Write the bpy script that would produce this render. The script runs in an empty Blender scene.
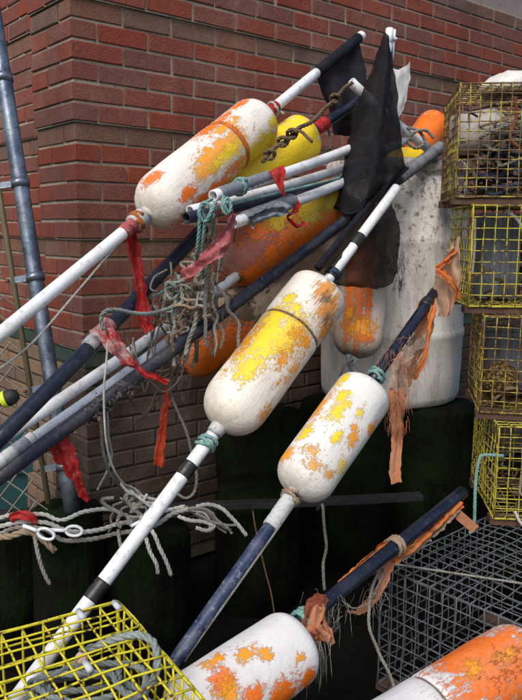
import bpy, math, random
from mathutils import Vector, Matrix, noise as mnoise

R = math.radians
V = Vector
rnd = random.Random(7)
scene = bpy.context.scene
COL = scene.collection

# ------------------------------------------------------------------ camera
FPX, CX, CY = 740.0, 261.0, 350.0
PITCH, ROLL, CAMZ = R(9.06), R(0.6), 1.27
fwd = V((0, math.cos(PITCH), -math.sin(PITCH)))
r0 = V((1, 0, 0)); u0 = r0.cross(fwd)
cr = r0 * math.cos(ROLL) + u0 * math.sin(ROLL)
cu = u0 * math.cos(ROLL) - r0 * math.sin(ROLL)
CAM = V((0, 0, CAMZ))
cam_d = bpy.data.cameras.new('camera'); cam = bpy.data.objects.new('camera', cam_d); COL.objects.link(cam)
cam_d.sensor_fit = 'VERTICAL'; cam_d.sensor_height = 24.0; cam_d.lens = 24.0 * FPX / 700.0
cam_d.clip_start = 0.05; cam_d.clip_end = 2000
mw = Matrix((cr, cu, -fwd)).transposed().to_4x4(); mw.translation = CAM
cam.matrix_world = mw
scene.camera = cam

# ------------------------------------------------------------------ light
SUN = V((-0.34, -0.78, 0.92)).normalized()
w = bpy.data.worlds.new('World'); scene.world = w; w.use_nodes = True
wn = w.node_tree.nodes; wl = w.node_tree.links
sky = wn.new('ShaderNodeTexSky'); sky.sky_type = 'NISHITA'; sky.sun_disc = False
sky.sun_elevation = math.asin(SUN.z); sky.sun_rotation = math.atan2(SUN.x, SUN.y)
sky.air_density = 1.0; sky.dust_density = 2.5; sky.ozone_density = 1.0
wl.new(sky.outputs[0], wn['Background'].inputs[0]); wn['Background'].inputs[1].default_value = 0.10
sd = bpy.data.lights.new('sun', 'SUN'); sd.energy = 1.5; sd.angle = R(32); sd.color = (1, 0.93, 0.82)
so = bpy.data.objects.new('sun', sd); COL.objects.link(so)
so.rotation_euler = (-SUN).to_track_quat('-Z', 'Y').to_euler(); so.location = (-3, -3, 6)
vs = scene.view_settings
vs.view_transform = 'Standard'; vs.look = 'None'; vs.gamma = 1; vs.use_curve_mapping = False; vs.exposure = 0.78

# ------------------------------------------------------------------ survey helpers
def U(px, py, d):
    """world point seen at photo pixel px,py and d metres along the optical axis"""
    return CAM + fwd * d + cr * ((px - CX) / FPX * d) - cu * ((py - CY) / FPX * d)
def atz(px, py, z):
    dr = U(px, py, 1) - CAM
    return CAM + dr * ((z - CAMZ) / dr.z)
def proj(p):
    q = p - CAM; d = q.dot(fwd)
    return CX + q.dot(cr) / d * FPX, CY - q.dot(cu) / d * FPX, d
def pts(lst):
    return [U(*a) for a in lst]

# ------------------------------------------------------------------ object helpers
WM = {}
def finish(o, parent, M):
    COL.objects.link(o); o.matrix_basis = M; WM[o.name] = M.copy()
    if parent is not None:
        o.parent = parent; o.matrix_parent_inverse = WM[parent.name].inverted()
    return o
def smooth(me, flag=True):
    me.polygons.foreach_set('use_smooth', [flag] * len(me.polygons))
def tag(o, label, cat, group=None, kind=None):
    if label: o['label'] = label
    if cat: o['category'] = cat
    if group: o['group'] = group
    if kind: o['kind'] = kind
    return o
def thing(name, label, cat, loc, group=None):
    o = bpy.data.objects.new(name, None); o.empty_display_size = 0.05
    finish(o, None, Matrix.Translation(loc)); return tag(o, label, cat, group)
def mk(name, vf, mat, parent=None, sm=True, M=None, base=False):
    """one mesh object; vertices in world space unless M is given"""
    v, f = vf
    if M is None:
        n = len(v); c = V((sum(p[0] for p in v) / n, sum(p[1] for p in v) / n, min(p[2] for p in v)))
        v = [V(p) - c for p in v]; M = Matrix.Translation(c)
    me = bpy.data.meshes.new(name); me.from_pydata([tuple(p) for p in v], [], f); me.update()
    smooth(me, sm)
    if mat: me.materials.append(mat)
    return finish(bpy.data.objects.new(name, me), parent, M)
def inst(name, me, parent, M):
    return finish(bpy.data.objects.new(name, me), parent, M)
def merge(parts):
    v, f = [], []
    for a, b in parts:
        k = len(v); v += list(a); f += [[i + k for i in q] for q in b]
    return v, f

# ------------------------------------------------------------------ geometry
def catmull(P, step):
    P = [V(p) for p in P]
    if len(P) < 3: 
        n = max(2, int((P[1] - P[0]).length / step) + 1)
        return [P[0].lerp(P[1], i / n) for i in range(n + 1)]
    Q = [P[0] * 2 - P[1]] + P + [P[-1] * 2 - P[-2]]
    out = []
    for i in range(1, len(Q) - 2):
        a, b, c, d = Q[i - 1], Q[i], Q[i + 1], Q[i + 2]
        n = max(2, int((c - b).length / step))
        for k in range(n):
            t = k / n
            out.append(0.5 * ((2 * b) + (c - a) * t + (2 * a - 5 * b + 4 * c - d) * t * t + (3 * b - a - 3 * c + d) * t ** 3))
    out.append(P[-1]); return out
def frames(P):
    T = []
    for i in range(len(P)):
        t = P[min(i + 1, len(P) - 1)] - P[max(i - 1, 0)]
        T.append(t.normalized() if t.length > 1e-9 else V((0, 0, 1)))
    n = T[0].orthogonal().normalized(); F = []
    for t in T:
        n = (n - t * n.dot(t))
        n = n.normalized() if n.length > 1e-6 else t.orthogonal().normalized()
        F.append((t, n, t.cross(n)))
    return F
def tube(P, rad, sides=8, cap=True, hollow=False):
    P = [V(p) for p in P]; F = frames(P); v = []; f = []
    rr = rad if isinstance(rad, (list, tuple)) else [rad] * len(P)
    for p, (t, n, b), r in zip(P, F, rr):
        for k in range(sides):
            a = 2 * math.pi * k / sides
            v.append(p + n * (r * math.cos(a)) + b * (r * math.sin(a)))
    for i in range(len(P) - 1):
        for k in range(sides):
            k2 = (k + 1) % sides
            f.append([i * sides + k, i * sides + k2, (i + 1) * sides + k2, (i + 1) * sides + k])
    if cap:
        f.append(list(range(sides))[::-1]); f.append([(len(P) - 1) * sides + k for k in range(sides)])
    return v, f
def pipe(P, ro, ri, sides=20):
    """open pipe with a visible bore at its first end"""
    P = [V(p) for p in P]; t = (P[1] - P[0]).normalized()
    Q = list(P) + [P[-1]]
    path = [P[0] + t * 0.12, P[0] + t * 0.004, P[0]] 
    F = frames([P[0], P[-1]])[0]; n, b = F[1], F[2]
    rings = [(P[0] + t * 0.10, ri), (P[0] + t * 0.0006, ri), (P[0], ri + 0.0006), (P[0], ro - 0.0008), (P[0] + t * 0.0008, ro)] + [(p, ro) for p in P[1:]]
    v, f = [], []
    for p, r in rings:
        for k in range(sides):
            a = 2 * math.pi * k / sides; v.append(p + n * (r * math.cos(a)) + b * (r * math.sin(a)))
    for i in range(len(rings) - 1):
        for k in range(sides):
            k2 = (k + 1) % sides; f.append([i * sides + k, i * sides + k2, (i + 1) * sides + k2, (i + 1) * sides + k])
    m = len(rings) - 1
    f.append([m * sides + k for k in range(sides)]); f.append([k for k in range(sides)][::-1])
    return v, f
def rope_geo(P, r, jitter=0.0, sides=5, seed=0):
    """three strands laid round one another"""
    pitch = r * 7.5; step = pitch / 8
    P = catmull(P, step)
    if jitter:
        P = [p + V(mnoise.noise_vector(p * 14 + V((seed, 0, 0)))) * jitter for p in P]
    F = frames(P); s = 0; S = [0]
    for i in range(1, len(P)): s += (P[i] - P[i - 1]).length; S.append(s)
    out = []
    for j in range(3):
        Q = [p + (n * math.cos(2 * math.pi * (q / pitch + j / 3)) + b * math.sin(2 * math.pi * (q / pitch + j / 3))) * (r * 0.5) for p, (t, n, b), q in zip(P, F, S)]
        out.append(tube(Q, r * 0.56, sides))
    return merge(out)
def box(c, sx, sy, sz, M=None):
    v = [V((x * sx / 2, y * sy / 2, z * sz / 2)) for x in (-1, 1) for y in (-1, 1) for z in (-1, 1)]
    v = [(M.to_3x3() @ p if M else p) + V(c) for p in v]
    return v, [[0, 1, 3, 2], [4, 6, 7, 5], [0, 4, 5, 1], [2, 3, 7, 6], [0, 2, 6, 4], [1, 5, 7, 3]]
def lathe(prof, seg=48, wob=0.0, seed=0):
    v, f = [], []
    for z, r in prof:
        for k in range(seg):
            a = 2 * math.pi * k / seg
            q = r
            if wob: q = r * (1 + wob * mnoise.noise(V((math.cos(a) * 1.3 + seed, math.sin(a) * 1.3, z * 9))))
            v.append(V((q * math.cos(a), q * math.sin(a), z)))
    n = len(prof)
    for i in range(n - 1):
        for k in range(seg):
            k2 = (k + 1) % seg; f.append([i * seg + k, i * seg + k2, (i + 1) * seg + k2, (i + 1) * seg + k])
    f.append(list(range(seg))[::-1]); f.append([(n - 1) * seg + k for k in range(seg)])
    return v, f
def ribbon(P, width, wdir=None, nx=8, crump=0.004, seed=0, step=0.005, fold=0.0, rag=0.0012):
    """strip of cloth or tape following P"""
    P = catmull(P, step); n = len(P); F = frames(P); v = []; f = []
    for i, (p, (t, nn, bb)) in enumerate(zip(P, F)):
        u = i / (n - 1)
        wd = width(u) if callable(width) else width
        d = V(wdir(u)) if callable(wdir) else (V(wdir) if wdir is not None else cr)
        d = (d - t * d.dot(t)); d = d.normalized() if d.length > 1e-5 else nn
        nrm = t.cross(d)
        for k in range(nx + 1):
            s = k / nx - 0.5
            q = p + d * (s * wd) + nrm * (fold * math.sin(s * 9 + u * 5 + seed))
            if rag and (k in (0, nx)): q += d * (rag * mnoise.noise(V((u * 40, seed, k))))
            q += V(mnoise.noise_vector(q * 45 + V((seed, seed, 0)))) * crump + V(mnoise.noise_vector(q * 130 + V((0, seed, seed)))) * (crump * .38)
            v.append(q)
    for i in range(n - 1):
        for k in range(nx):
            a = i * (nx + 1) + k; f.append([a, a + 1, a + nx + 2, a + nx + 1])
    return v, f
def sheet(grid, crump=0.004, seed=0, sub=6, fold=None):
    """cloth through a coarse grid of points (rows of columns), smoothed"""
    rows = [catmull(r, 1e9) if False else r for r in grid]
    def lin(a, n):
        out = []
        Q = [a[0] * 2 - a[1]] + list(a) + [a[-1] * 2 - a[-2]]
        for i in range(1, len(Q) - 2):
            p0, p1, p2, p3 = Q[i - 1], Q[i], Q[i + 1], Q[i + 2]
            for k in range(n):
                t = k / n
                out.append(0.5 * ((2 * p1) + (p2 - p0) * t + (2 * p0 - 5 * p1 + 4 * p2 - p3) * t * t + (3 * p1 - p0 - 3 * p2 + p3) * t ** 3))
        out.append(a[-1]); return out
    rows = [lin([V(p) for p in r], sub) for r in grid]
    cols = [lin([rows[j][i] for j in range(len(rows))], sub) for i in range(len(rows[0]))]
    nc, nr = len(cols), len(cols[0]); v = []; f = []
    for j in range(nr):
        for i in range(nc):
            p = cols[i][j]
            if fold: p = p + fold(i / (nc - 1), j / (nr - 1))
            v.append(p + V(mnoise.noise_vector(p * 30 + V((seed, 0, seed)))) * crump)
    for j in range(nr - 1):
        for i in range(nc - 1):
            a = j * nc + i; f.append([a, a + 1, a + nc + 1, a + nc])
    return v, f
def stuff(o): o['kind'] = 'stuff'; return o
def fuzz(c, rad, n, ln, r=0.0006, seed=0, drop=0.3):
    q = random.Random(seed); out = []
    for _ in range(n):
        p = V(c) + V((q.gauss(0, rad), q.gauss(0, rad), q.gauss(0, rad)))
        d = V((q.gauss(0, 1), q.gauss(0, 1), q.gauss(0, 1) - drop)).normalized(); L = ln * q.uniform(0.4, 1.2)
        P = [p]
        for k in range(5):
            d = (d + V((q.gauss(0, .22), q.gauss(0, .22), q.gauss(0, .22) - drop * .9 - .25))).normalized(); P.append(P[-1] + d * (L / 5))
        out.append(tube(P, [r * 1.2, r, r, r, r, r * .5], 4))
    return merge(out)
class Line3:
    def __init__(s, a, b): s.a, s.b = U(*a), U(*b)
    def t(s, px, py):
        lo, hi = -0.5, 1.6
        pa, pb = proj(s.a), proj(s.b); ex, ey = pb[0] - pa[0], pb[1] - pa[1]
        tgt = (px - pa[0]) * ex + (py - pa[1]) * ey
        for _ in range(50):
            m = (lo + hi) / 2; q = proj(s.a.lerp(s.b, m))
            if (q[0] - pa[0]) * ex + (q[1] - pa[1]) * ey < tgt: lo = m
            else: hi = m
        return m
    def at(s, px, py): return s.a.lerp(s.b, s.t(px, py))
    def dir(s): return (s.b - s.a).normalized()

# ------------------------------------------------------------------ materials
class NT:
    def __init__(s, name):
        s.m = bpy.data.materials.new(name); s.m.use_nodes = True; s.t = s.m.node_tree
        s.b = s.t.nodes['Principled BSDF']; s.out = s.t.nodes['Material Output']
    def n(s, ty, ins=None, **kw):
        x = s.t.nodes.new(ty)
        for k, v in kw.items(): setattr(x, k, v)
        for k, v in (ins or {}).items(): s.set(x, k, v)
        return x
    def set(s, x, k, v):
        i = x.inputs[k]
        if isinstance(v, bpy.types.NodeSocket): s.t.links.new(v, i)
        elif hasattr(v, 'outputs'): s.t.links.new(v.outputs[0], i)
        else:
            if i.type == 'RGBA' and len(v) == 3: v = (*v, 1)
            i.default_value = v
    def math(s, op, a, b=None, c=None):
        d = {0: a}
        if b is not None: d[1] = b
        if c is not None: d[2] = c
        return s.n('ShaderNodeMath', d, operation=op)
    def mix(s, fac, a, b, mode='MIX'):
        x = s.n('ShaderNodeMix', data_type='RGBA', blend_type=mode)
        s.set(x, 0, fac); s.set(x, 6, a); s.set(x, 7, b)
        return x.outputs[2]
    def ramp(s, fac, lo, hi):
        return s.n('ShaderNodeMapRange', {0: fac, 1: lo, 2: hi, 3: 0.0, 4: 1.0}).outputs[0]
    def noise(s, vec, scale, detail=4.0, rough=0.55, dist=0.0):
        return s.n('ShaderNodeTexNoise', {'Vector': vec, 'Scale': scale, 'Detail': detail, 'Roughness': rough, 'Distortion': dist}).outputs[0]
    def coord(s, k='Object'):
        if not hasattr(s, '_c'): s._c = s.n('ShaderNodeTexCoord')
        return s._c.outputs[k]
    def pos(s):
        if not hasattr(s, '_g'): s._g = s.n('ShaderNodeNewGeometry')
        return s._g.outputs['Position']
    def scale(s, vec, sx, sy, sz):
        return s.n('ShaderNodeVectorMath', {0: vec, 1: (sx, sy, sz)}, operation='MULTIPLY').outputs[0]
    def bump(s, h, dist=0.002, st=1.0):
        x = s.n('ShaderNodeBump', {'Height': h, 'Distance': dist, 'Strength': st})
        s.t.links.new(x.outputs[0], s.b.inputs['Normal'])
    def fin(s, col=None, rough=0.6, spec=0.5, metal=0.0):
        if col is not None: s.set(s.b, 'Base Color', col)
        s.set(s.b, 'Roughness', rough); s.set(s.b, 'Specular IOR Level', spec); s.set(s.b, 'Metallic', metal)
        return s.m

def grime_mat(name, col, dirt=(0.08, 0.06, 0.045), amt=0.5, sc=9, rough=0.5, spec=0.4, scr=0.3, metal=0.0, bump=0.0015, c2=None):
    """painted or plastic surface with stains, scuffs and speckle, in place-fixed coordinates"""
    t = NT(name); p = t.coord('Object')
    a = t.noise(p, sc, 6, 0.65); b = t.noise(p, sc * 5, 5, 0.7); c = t.noise(t.scale(p, 60, 60, 60), 1.0, 3, 0.6)
    col1 = col if c2 is None else t.mix(t.ramp(t.noise(p, sc * 0.7, 5, 0.7), 0.42, 0.58), col, c2)
    x = t.mix(t.math('MULTIPLY', t.ramp(a, 0.45, 0.75), amt), col1, dirt)
    x = t.mix(t.math('MULTIPLY', t.ramp(b, 0.56, 0.66), scr), x, dirt)
    x = t.mix(t.math('MULTIPLY', t.ramp(c, 0.64, 0.70), scr), x, tuple(k * 0.5 for k in dirt))
    t.bump(t.math('ADD', b, t.math('MULTIPLY', c, 0.4)), bump, 0.6)
    return t.fin(x, t.math('MULTIPLY_ADD', a, 0.35, rough - 0.15), spec, metal)

def brick_mat(name, base, var, dirty=0.4, pale=(0.42, 0.33, 0.28)):
    t = NT(name)
    oi = t.n('ShaderNodeObjectInfo').outputs['Random']; ge = t.n('ShaderNodeNewGeometry').outputs['Random Per Island']
    rn = t.math('FRACT', t.math('ADD', oi, ge)).outputs[0]; rn2 = t.math('FRACT', t.math('MULTIPLY', rn, 7.31)).outputs[0]
    p = t.pos()
    x = t.mix(rn, base, var)
    hs = t.n('ShaderNodeHueSaturation', {'Hue': 0.5, 'Saturation': t.math('MULTIPLY_ADD', rn2, 0.3, 0.83).outputs[0], 'Value': t.math('MULTIPLY_ADD', rn2, 0.32, 0.84).outputs[0], 'Color': x})
    g = t.noise(p, 22, 6, 0.7); f = t.noise(p, 140, 4, 0.7); l = t.noise(p, 3.2, 4, 0.6)
    x = t.mix(t.math('MULTIPLY', t.ramp(g, 0.45, 0.8), 0.35), hs.outputs[0], (0.05, 0.03, 0.03))
    x = t.mix(t.math('MULTIPLY', t.ramp(f, 0.55, 0.75), dirty), x, tuple(k * 0.45 for k in base))
    x = t.mix(t.math('MULTIPLY', t.ramp(l, 0.5, 0.75), 0.22), x, pale)
    ef = t.noise(t.scale(p, 1, 1, .45), 9, 7, 0.75, .6)
    x = t.mix(t.math('MULTIPLY', t.ramp(ef, 0.60, 0.74), 0.40), x, (0.40, 0.33, 0.29))
    so = t.noise(t.scale(p, 1, 1, .2), 6, 6, 0.7)
    x = t.mix(t.math('MULTIPLY', t.ramp(so, 0.56, 0.74), 0.45), x, (0.045, 0.030, 0.026))
    pk = t.n('ShaderNodeTexVoronoi', {'Vector': p, 'Scale': 170.0}).outputs[0]
    x = t.mix(t.math('MULTIPLY', t.math('SUBTRACT', 1.0, t.ramp(pk, .10, .22)), .5), x, (0.03, 0.016, 0.014))
    t.bump(t.math('ADD', t.math('ADD', f, t.math('MULTIPLY', g, 1.6)), t.math('MULTIPLY', t.ramp(pk, .0, .3), .5)), 0.0035, 0.9)
    return t.fin(x, 0.85, 0.25)

M_RED = brick_mat('red_brick', (0.225, 0.066, 0.042), (0.195, 0.058, 0.042))
M_TAN = brick_mat('brown_brick', (0.21, 0.105, 0.07), (0.15, 0.082, 0.06))
M_BASE = brick_mat('painted_shade_brown_brick', (0.058, 0.035, 0.022), (0.042, 0.027, 0.018))  # darker copy of the base brick: shade behind the heap painted into its colour
M_BASET = brick_mat('tan_brick', (0.24, 0.155, 0.10), (0.19, 0.125, 0.08))
M_GREEN = brick_mat('green_painted_brick', (0.035, 0.075, 0.055), (0.045, 0.07, 0.05))
M_MORTAR = grime_mat('mortar', (0.37, 0.325, 0.255), (0.13, 0.11, 0.085), 0.6, 6, 0.9, 0.1, 0.4, bump=0.004)
M_MORTARSHADE = grime_mat('painted_shade_mortar', (0.085, 0.07, 0.055), (0.03, 0.026, 0.02), 0.6, 6, 0.9, 0.1, 0.4, bump=0.004)  # foundation mortar darkened to match, the same shade put into its colour
M_UPPER = grime_mat('upper_brick_face', (0.19, 0.055, 0.043), (0.09, 0.04, 0.035), 0.6, 6, 0.9, 0.1, 0.4, bump=0.004)
M_STONE = grime_mat('band_stone', (0.25, 0.21, 0.20), (0.12, 0.10, 0.09), 0.5, 5, 0.9, 0.2, 0.4, bump=0.003)
M_PVC = grime_mat('white_pvc', (0.74, 0.76, 0.79), (0.24, 0.20, 0.15), 0.5, 11, 0.40, 0.5, 0.5)
M_PVCG = grime_mat('grey_pvc', (0.48, 0.52, 0.58), (0.12, 0.10, 0.09), 0.45, 7, 0.4, 0.5, 0.4)
M_NAVY = grime_mat('navy_paint', (0.004, 0.008, 0.022), (0.055, 0.065, 0.08), 0.3, 12, 0.34, 0.5, 0.5)
M_NAVYD = grime_mat('navy_weathered', (0.008, 0.013, 0.032), (0.11, 0.09, 0.075), 0.6, 14, 0.5, 0.5, 0.65)
M_BLUE = grime_mat('blue_paint', (0.007, 0.018, 0.062), (0.22, 0.25, 0.30), 0.35, 15, 0.4, 0.5, 0.6)
M_TAPE = grime_mat('black_tape', (0.012, 0.012, 0.014), (0.09, 0.08, 0.07), 0.3, 20, 0.4, 0.5, 0.3)
M_WTAPE = grime_mat('pale_tape', (0.46, 0.47, 0.48), (0.10, 0.09, 0.08), 0.7, 22, 0.6, 0.3, 0.6)
M_GTAPE = grime_mat('grey_wrap', (0.20, 0.22, 0.25), (0.04, 0.04, 0.045), 0.8, 30, 0.6, 0.4, 0.6)
M_GALV = grime_mat('galvanised_steel', (0.11, 0.14, 0.19), (0.03, 0.035, 0.045), 0.7, 14, 0.34, 0.5, 0.6, metal=0.75, c2=(0.26, 0.29, 0.34))
M_WIRE = grime_mat('fence_wire', (0.20, 0.19, 0.16), (0.10, 0.05, 0.03), 0.6, 12, 0.55, 0.5, 0.3, metal=0.4)
M_OLIVE = grime_mat('tension_bar', (0.13, 0.11, 0.06), (0.07, 0.04, 0.02), 0.6, 15, 0.6, 0.4, 0.4)
M_BARREL = grime_mat('barrel_plastic', (0.62, 0.62, 0.64), (0.20, 0.15, 0.12), 0.42, 6, 0.5, 0.45, 0.55, c2=(0.50, 0.50, 0.54))
M_WOOD = grime_mat('weathered_wood', (0.10, 0.055, 0.04), (0.03, 0.02, 0.016), 0.7, 14, 0.85, 0.2, 0.5, bump=0.003)
M_LATH = grime_mat('orange_lath', (0.50, 0.20, 0.08), (0.16, 0.09, 0.06), 0.5, 12, 0.8, 0.2, 0.4)
M_PLANK = grime_mat('grey_plank', (0.03, 0.031, 0.033), (0.012, 0.012, 0.012), 0.6, 12, 0.9, 0.08, 0.5, bump=0.003)





M_SCRAP = grime_mat('white_plastic_scrap', (0.66, 0.64, 0.62), (0.30, 0.26, 0.22), 0.5, 14, 0.5, 0.4, 0.3)
M_RUST = grime_mat('rusty_iron', (0.22, 0.075, 0.025), (0.05, 0.025, 0.015), 0.6, 22, 0.85, 0.3, 0.5)
M_TEALBIN = grime_mat('teal_plastic', (0.02, 0.075, 0.08), (0.03, 0.04, 0.04), 0.5, 6, 0.6, 0.4, 0.4)
M_LIME = grime_mat('lime_band', (0.55, 0.70, 0.03), (0.25, 0.30, 0.03), 0.3, 20, 0.45, 0.5, 0.2)
M_RUBBER = grime_mat('black_rubber', (0.012, 0.012, 0.013), (0.06, 0.06, 0.055), 0.4, 18, 0.6, 0.4, 0.3)

def cloth_mat(name, col, c2, stain, tl=.35, rough=.6):
    t = NT(name); p = t.coord('Object')
    a = t.noise(p, 16, 6, .7); b = t.noise(p, 70, 5, .75); c = t.noise(t.scale(p, 1, 1, .3), 120, 3, .6)
    x = t.mix(t.ramp(a, .42, .60), col, c2); x = t.mix(t.math('MULTIPLY', t.ramp(b, .52, .66), .6), x, stain)
    t.bump(t.math('ADD', b, t.math('MULTIPLY', c, .6)), .004, 1.0); t.fin(x, rough, .3)
    tr = t.n('ShaderNodeBsdfTranslucent', {'Color': x}); mx = t.n('ShaderNodeMixShader', {0: tl, 1: t.b.outputs[0], 2: tr.outputs[0]})
    t.t.links.new(mx.outputs[0], t.out.inputs[0]); return t.m
def rope_mat(name, col, dark):
    t = NT(name); p = t.coord('Object')
    a = t.noise(p, 18, 5, 0.7); b = t.noise(p, 260, 3, 0.7)
    x = t.mix(t.ramp(a, 0.38, 0.72), col, dark)
    x = t.mix(t.math('MULTIPLY', t.ramp(b, 0.45, 0.75), 0.55), x, tuple(k * 0.4 for k in dark))
    t.bump(b, 0.001, 0.8)
    return t.fin(x, 0.85, 0.2)
M_REDTAPE = cloth_mat('red_tape', (0.52, 0.022, 0.022), (0.40, 0.03, 0.03), (0.58, 0.20, 0.19))
M_REDPALE = cloth_mat('faded_red_tape', (0.50, 0.13, 0.14), (0.40, 0.09, 0.10), (0.62, 0.46, 0.45))
M_REDWHITE = cloth_mat('red_and_white_tape', (0.50, 0.03, 0.03), (0.62, 0.46, 0.46), (0.70, 0.66, 0.66))
M_ORANGE = cloth_mat('orange_cloth', (0.72, 0.20, 0.04), (0.60, 0.24, 0.10), (0.36, 0.15, 0.07))
M_PEACH = cloth_mat('peach_cloth', (0.62, 0.25, 0.12), (0.52, 0.28, 0.17), (0.32, 0.18, 0.12))
M_RWHITE = rope_mat('white_rope', (0.48, 0.48, 0.47), (0.22, 0.21, 0.19))
M_RGREY = rope_mat('grey_rope', (0.29, 0.28, 0.25), (0.11, 0.095, 0.08))
M_RTAN = rope_mat('tan_rope', (0.34, 0.26, 0.18), (0.17, 0.12, 0.08))
M_RBROWN = rope_mat('brown_rope', (0.18, 0.12, 0.075), (0.06, 0.045, 0.03))
M_RTEAL = rope_mat('teal_rope', (0.20, 0.38, 0.36), (0.12, 0.19, 0.18))
M_RBLUE = rope_mat('blue_rope', (0.04, 0.065, 0.11), (0.035, 0.04, 0.05))
M_RORANGE = rope_mat('rusty_rope', (0.42, 0.14, 0.03), (0.18, 0.06, 0.02))
M_SHELL = grime_mat('growth_crust', (0.045, 0.036, 0.034), (0.014, 0.012, 0.016), 0.8, 40, 0.7, 0.4, 0.7, c2=(0.12, 0.10, 0.085))

def wire_mat(name, col, rust, amt):
    t = NT(name); p = t.coord('Object')
    a = t.noise(p, 16, 6, 0.7); b = t.noise(p, 70, 4, 0.7)
    x = t.mix(t.math('MULTIPLY', t.ramp(b, 0.3, 0.7), 0.35), col, tuple(k * 0.55 for k in col))
    x = t.mix(t.ramp(t.math('MULTIPLY_ADD', b, 0.5, a).outputs[0], 0.86 - amt, 0.93 - amt), x, rust)
    t.bump(b, 0.001, .8)
    return t.fin(x, 0.5, 0.4)
M_YEL = wire_mat('yellow_vinyl_wire', (0.66, 0.58, 0.03), (0.07, 0.035, 0.02), 0.06)
M_YELOLD = wire_mat('worn_yellow_wire', (0.42, 0.33, 0.05), (0.13, 0.075, 0.035), 0.19)
M_YELDIM = wire_mat('dull_yellow_wire', (0.46, 0.40, 0.05), (0.08, 0.05, 0.03), 0.09)
M_GRYW = wire_mat('grey_vinyl_wire', (0.105, 0.115, 0.13), (0.07, 0.05, 0.045), 0.05)

def net_mat(name, col, cell, hole, solid=0.0):
    """woven netting: real gaps between the threads"""
    t = NT(name); p = t.coord('Object'); s = t.n('ShaderNodeSeparateXYZ', {0: p})
    ax = t.math('ADD', s.outputs[0], s.outputs[2]); az = t.math('SUBTRACT', s.outputs[2], s.outputs[0])
    h = [t.math('LESS_THAN', t.math('ABSOLUTE', t.math('SUBTRACT', t.math('FRACT', t.math('DIVIDE', q, cell)), 0.5)), hole) for q in (ax, az)]
    big = t.ramp(t.noise(p, 14, 4, 0.6), 0.45, 0.6)
    gap = t.math('MULTIPLY', t.math('MULTIPLY', h[0], h[1]), t.math('MULTIPLY_ADD', big, 1.0 - solid, solid)).outputs[0]
    x = t.mix(t.ramp(t.noise(p, 20, 4, 0.6), 0.4, 0.7), col, tuple(min(.6, k * 1.9) for k in col))
    t.fin(x, 0.85, 0.15)
    tr = t.n('ShaderNodeBsdfTransparent'); mx = t.n('ShaderNodeMixShader', {0: gap, 1: t.b.outputs[0], 2: tr.outputs[0]})
    t.t.links.new(mx.outputs[0], t.out.inputs[0]); return t.m
M_NET = net_mat('black_netting', (0.006, 0.006, 0.008), 0.0045, 0.15, 0.5)
M_FLAG = net_mat('black_flag_cloth', (0.008, 0.009, 0.014), 0.003, 0.12, 0.3)
M_RUSTNET = net_mat('dark_rag_netting', (0.014, 0.010, 0.008), 0.005, 0.19, 0.5)
M_NETRAG = net_mat('grey_net_rag', (0.20, 0.155, 0.125), 0.0042, 0.24, 0.7)
M_PEACHNET = net_mat('peach_net_rag', (0.34, 0.20, 0.13), 0.0042, 0.20, 0.5)
M_KNIT = net_mat('brown_twine_net', (0.22, 0.14, 0.05), 0.012, 0.33, 1.0)

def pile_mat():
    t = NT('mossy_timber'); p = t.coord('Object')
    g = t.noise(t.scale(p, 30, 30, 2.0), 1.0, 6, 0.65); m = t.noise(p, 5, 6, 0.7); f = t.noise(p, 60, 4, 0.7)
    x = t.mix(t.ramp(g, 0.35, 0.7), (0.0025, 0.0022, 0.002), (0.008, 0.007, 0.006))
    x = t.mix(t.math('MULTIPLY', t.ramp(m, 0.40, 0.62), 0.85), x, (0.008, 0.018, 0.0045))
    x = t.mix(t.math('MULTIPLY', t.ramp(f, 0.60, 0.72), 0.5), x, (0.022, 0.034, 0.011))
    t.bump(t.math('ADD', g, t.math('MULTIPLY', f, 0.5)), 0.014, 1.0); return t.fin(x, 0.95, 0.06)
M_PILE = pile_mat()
def ground_mat():
    t = NT('wet_mud'); p = t.pos()
    a = t.noise(p, 4, 6, 0.65); b = t.noise(p, 40, 5, 0.7)
    x = t.mix(t.ramp(a, 0.35, 0.7), (0.003, 0.003, 0.0026), (0.009, 0.0085, 0.007))
    t.bump(b, 0.02, 0.8); return t.fin(x, 0.95, 0.06)
M_GROUND = ground_mat()

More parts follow.
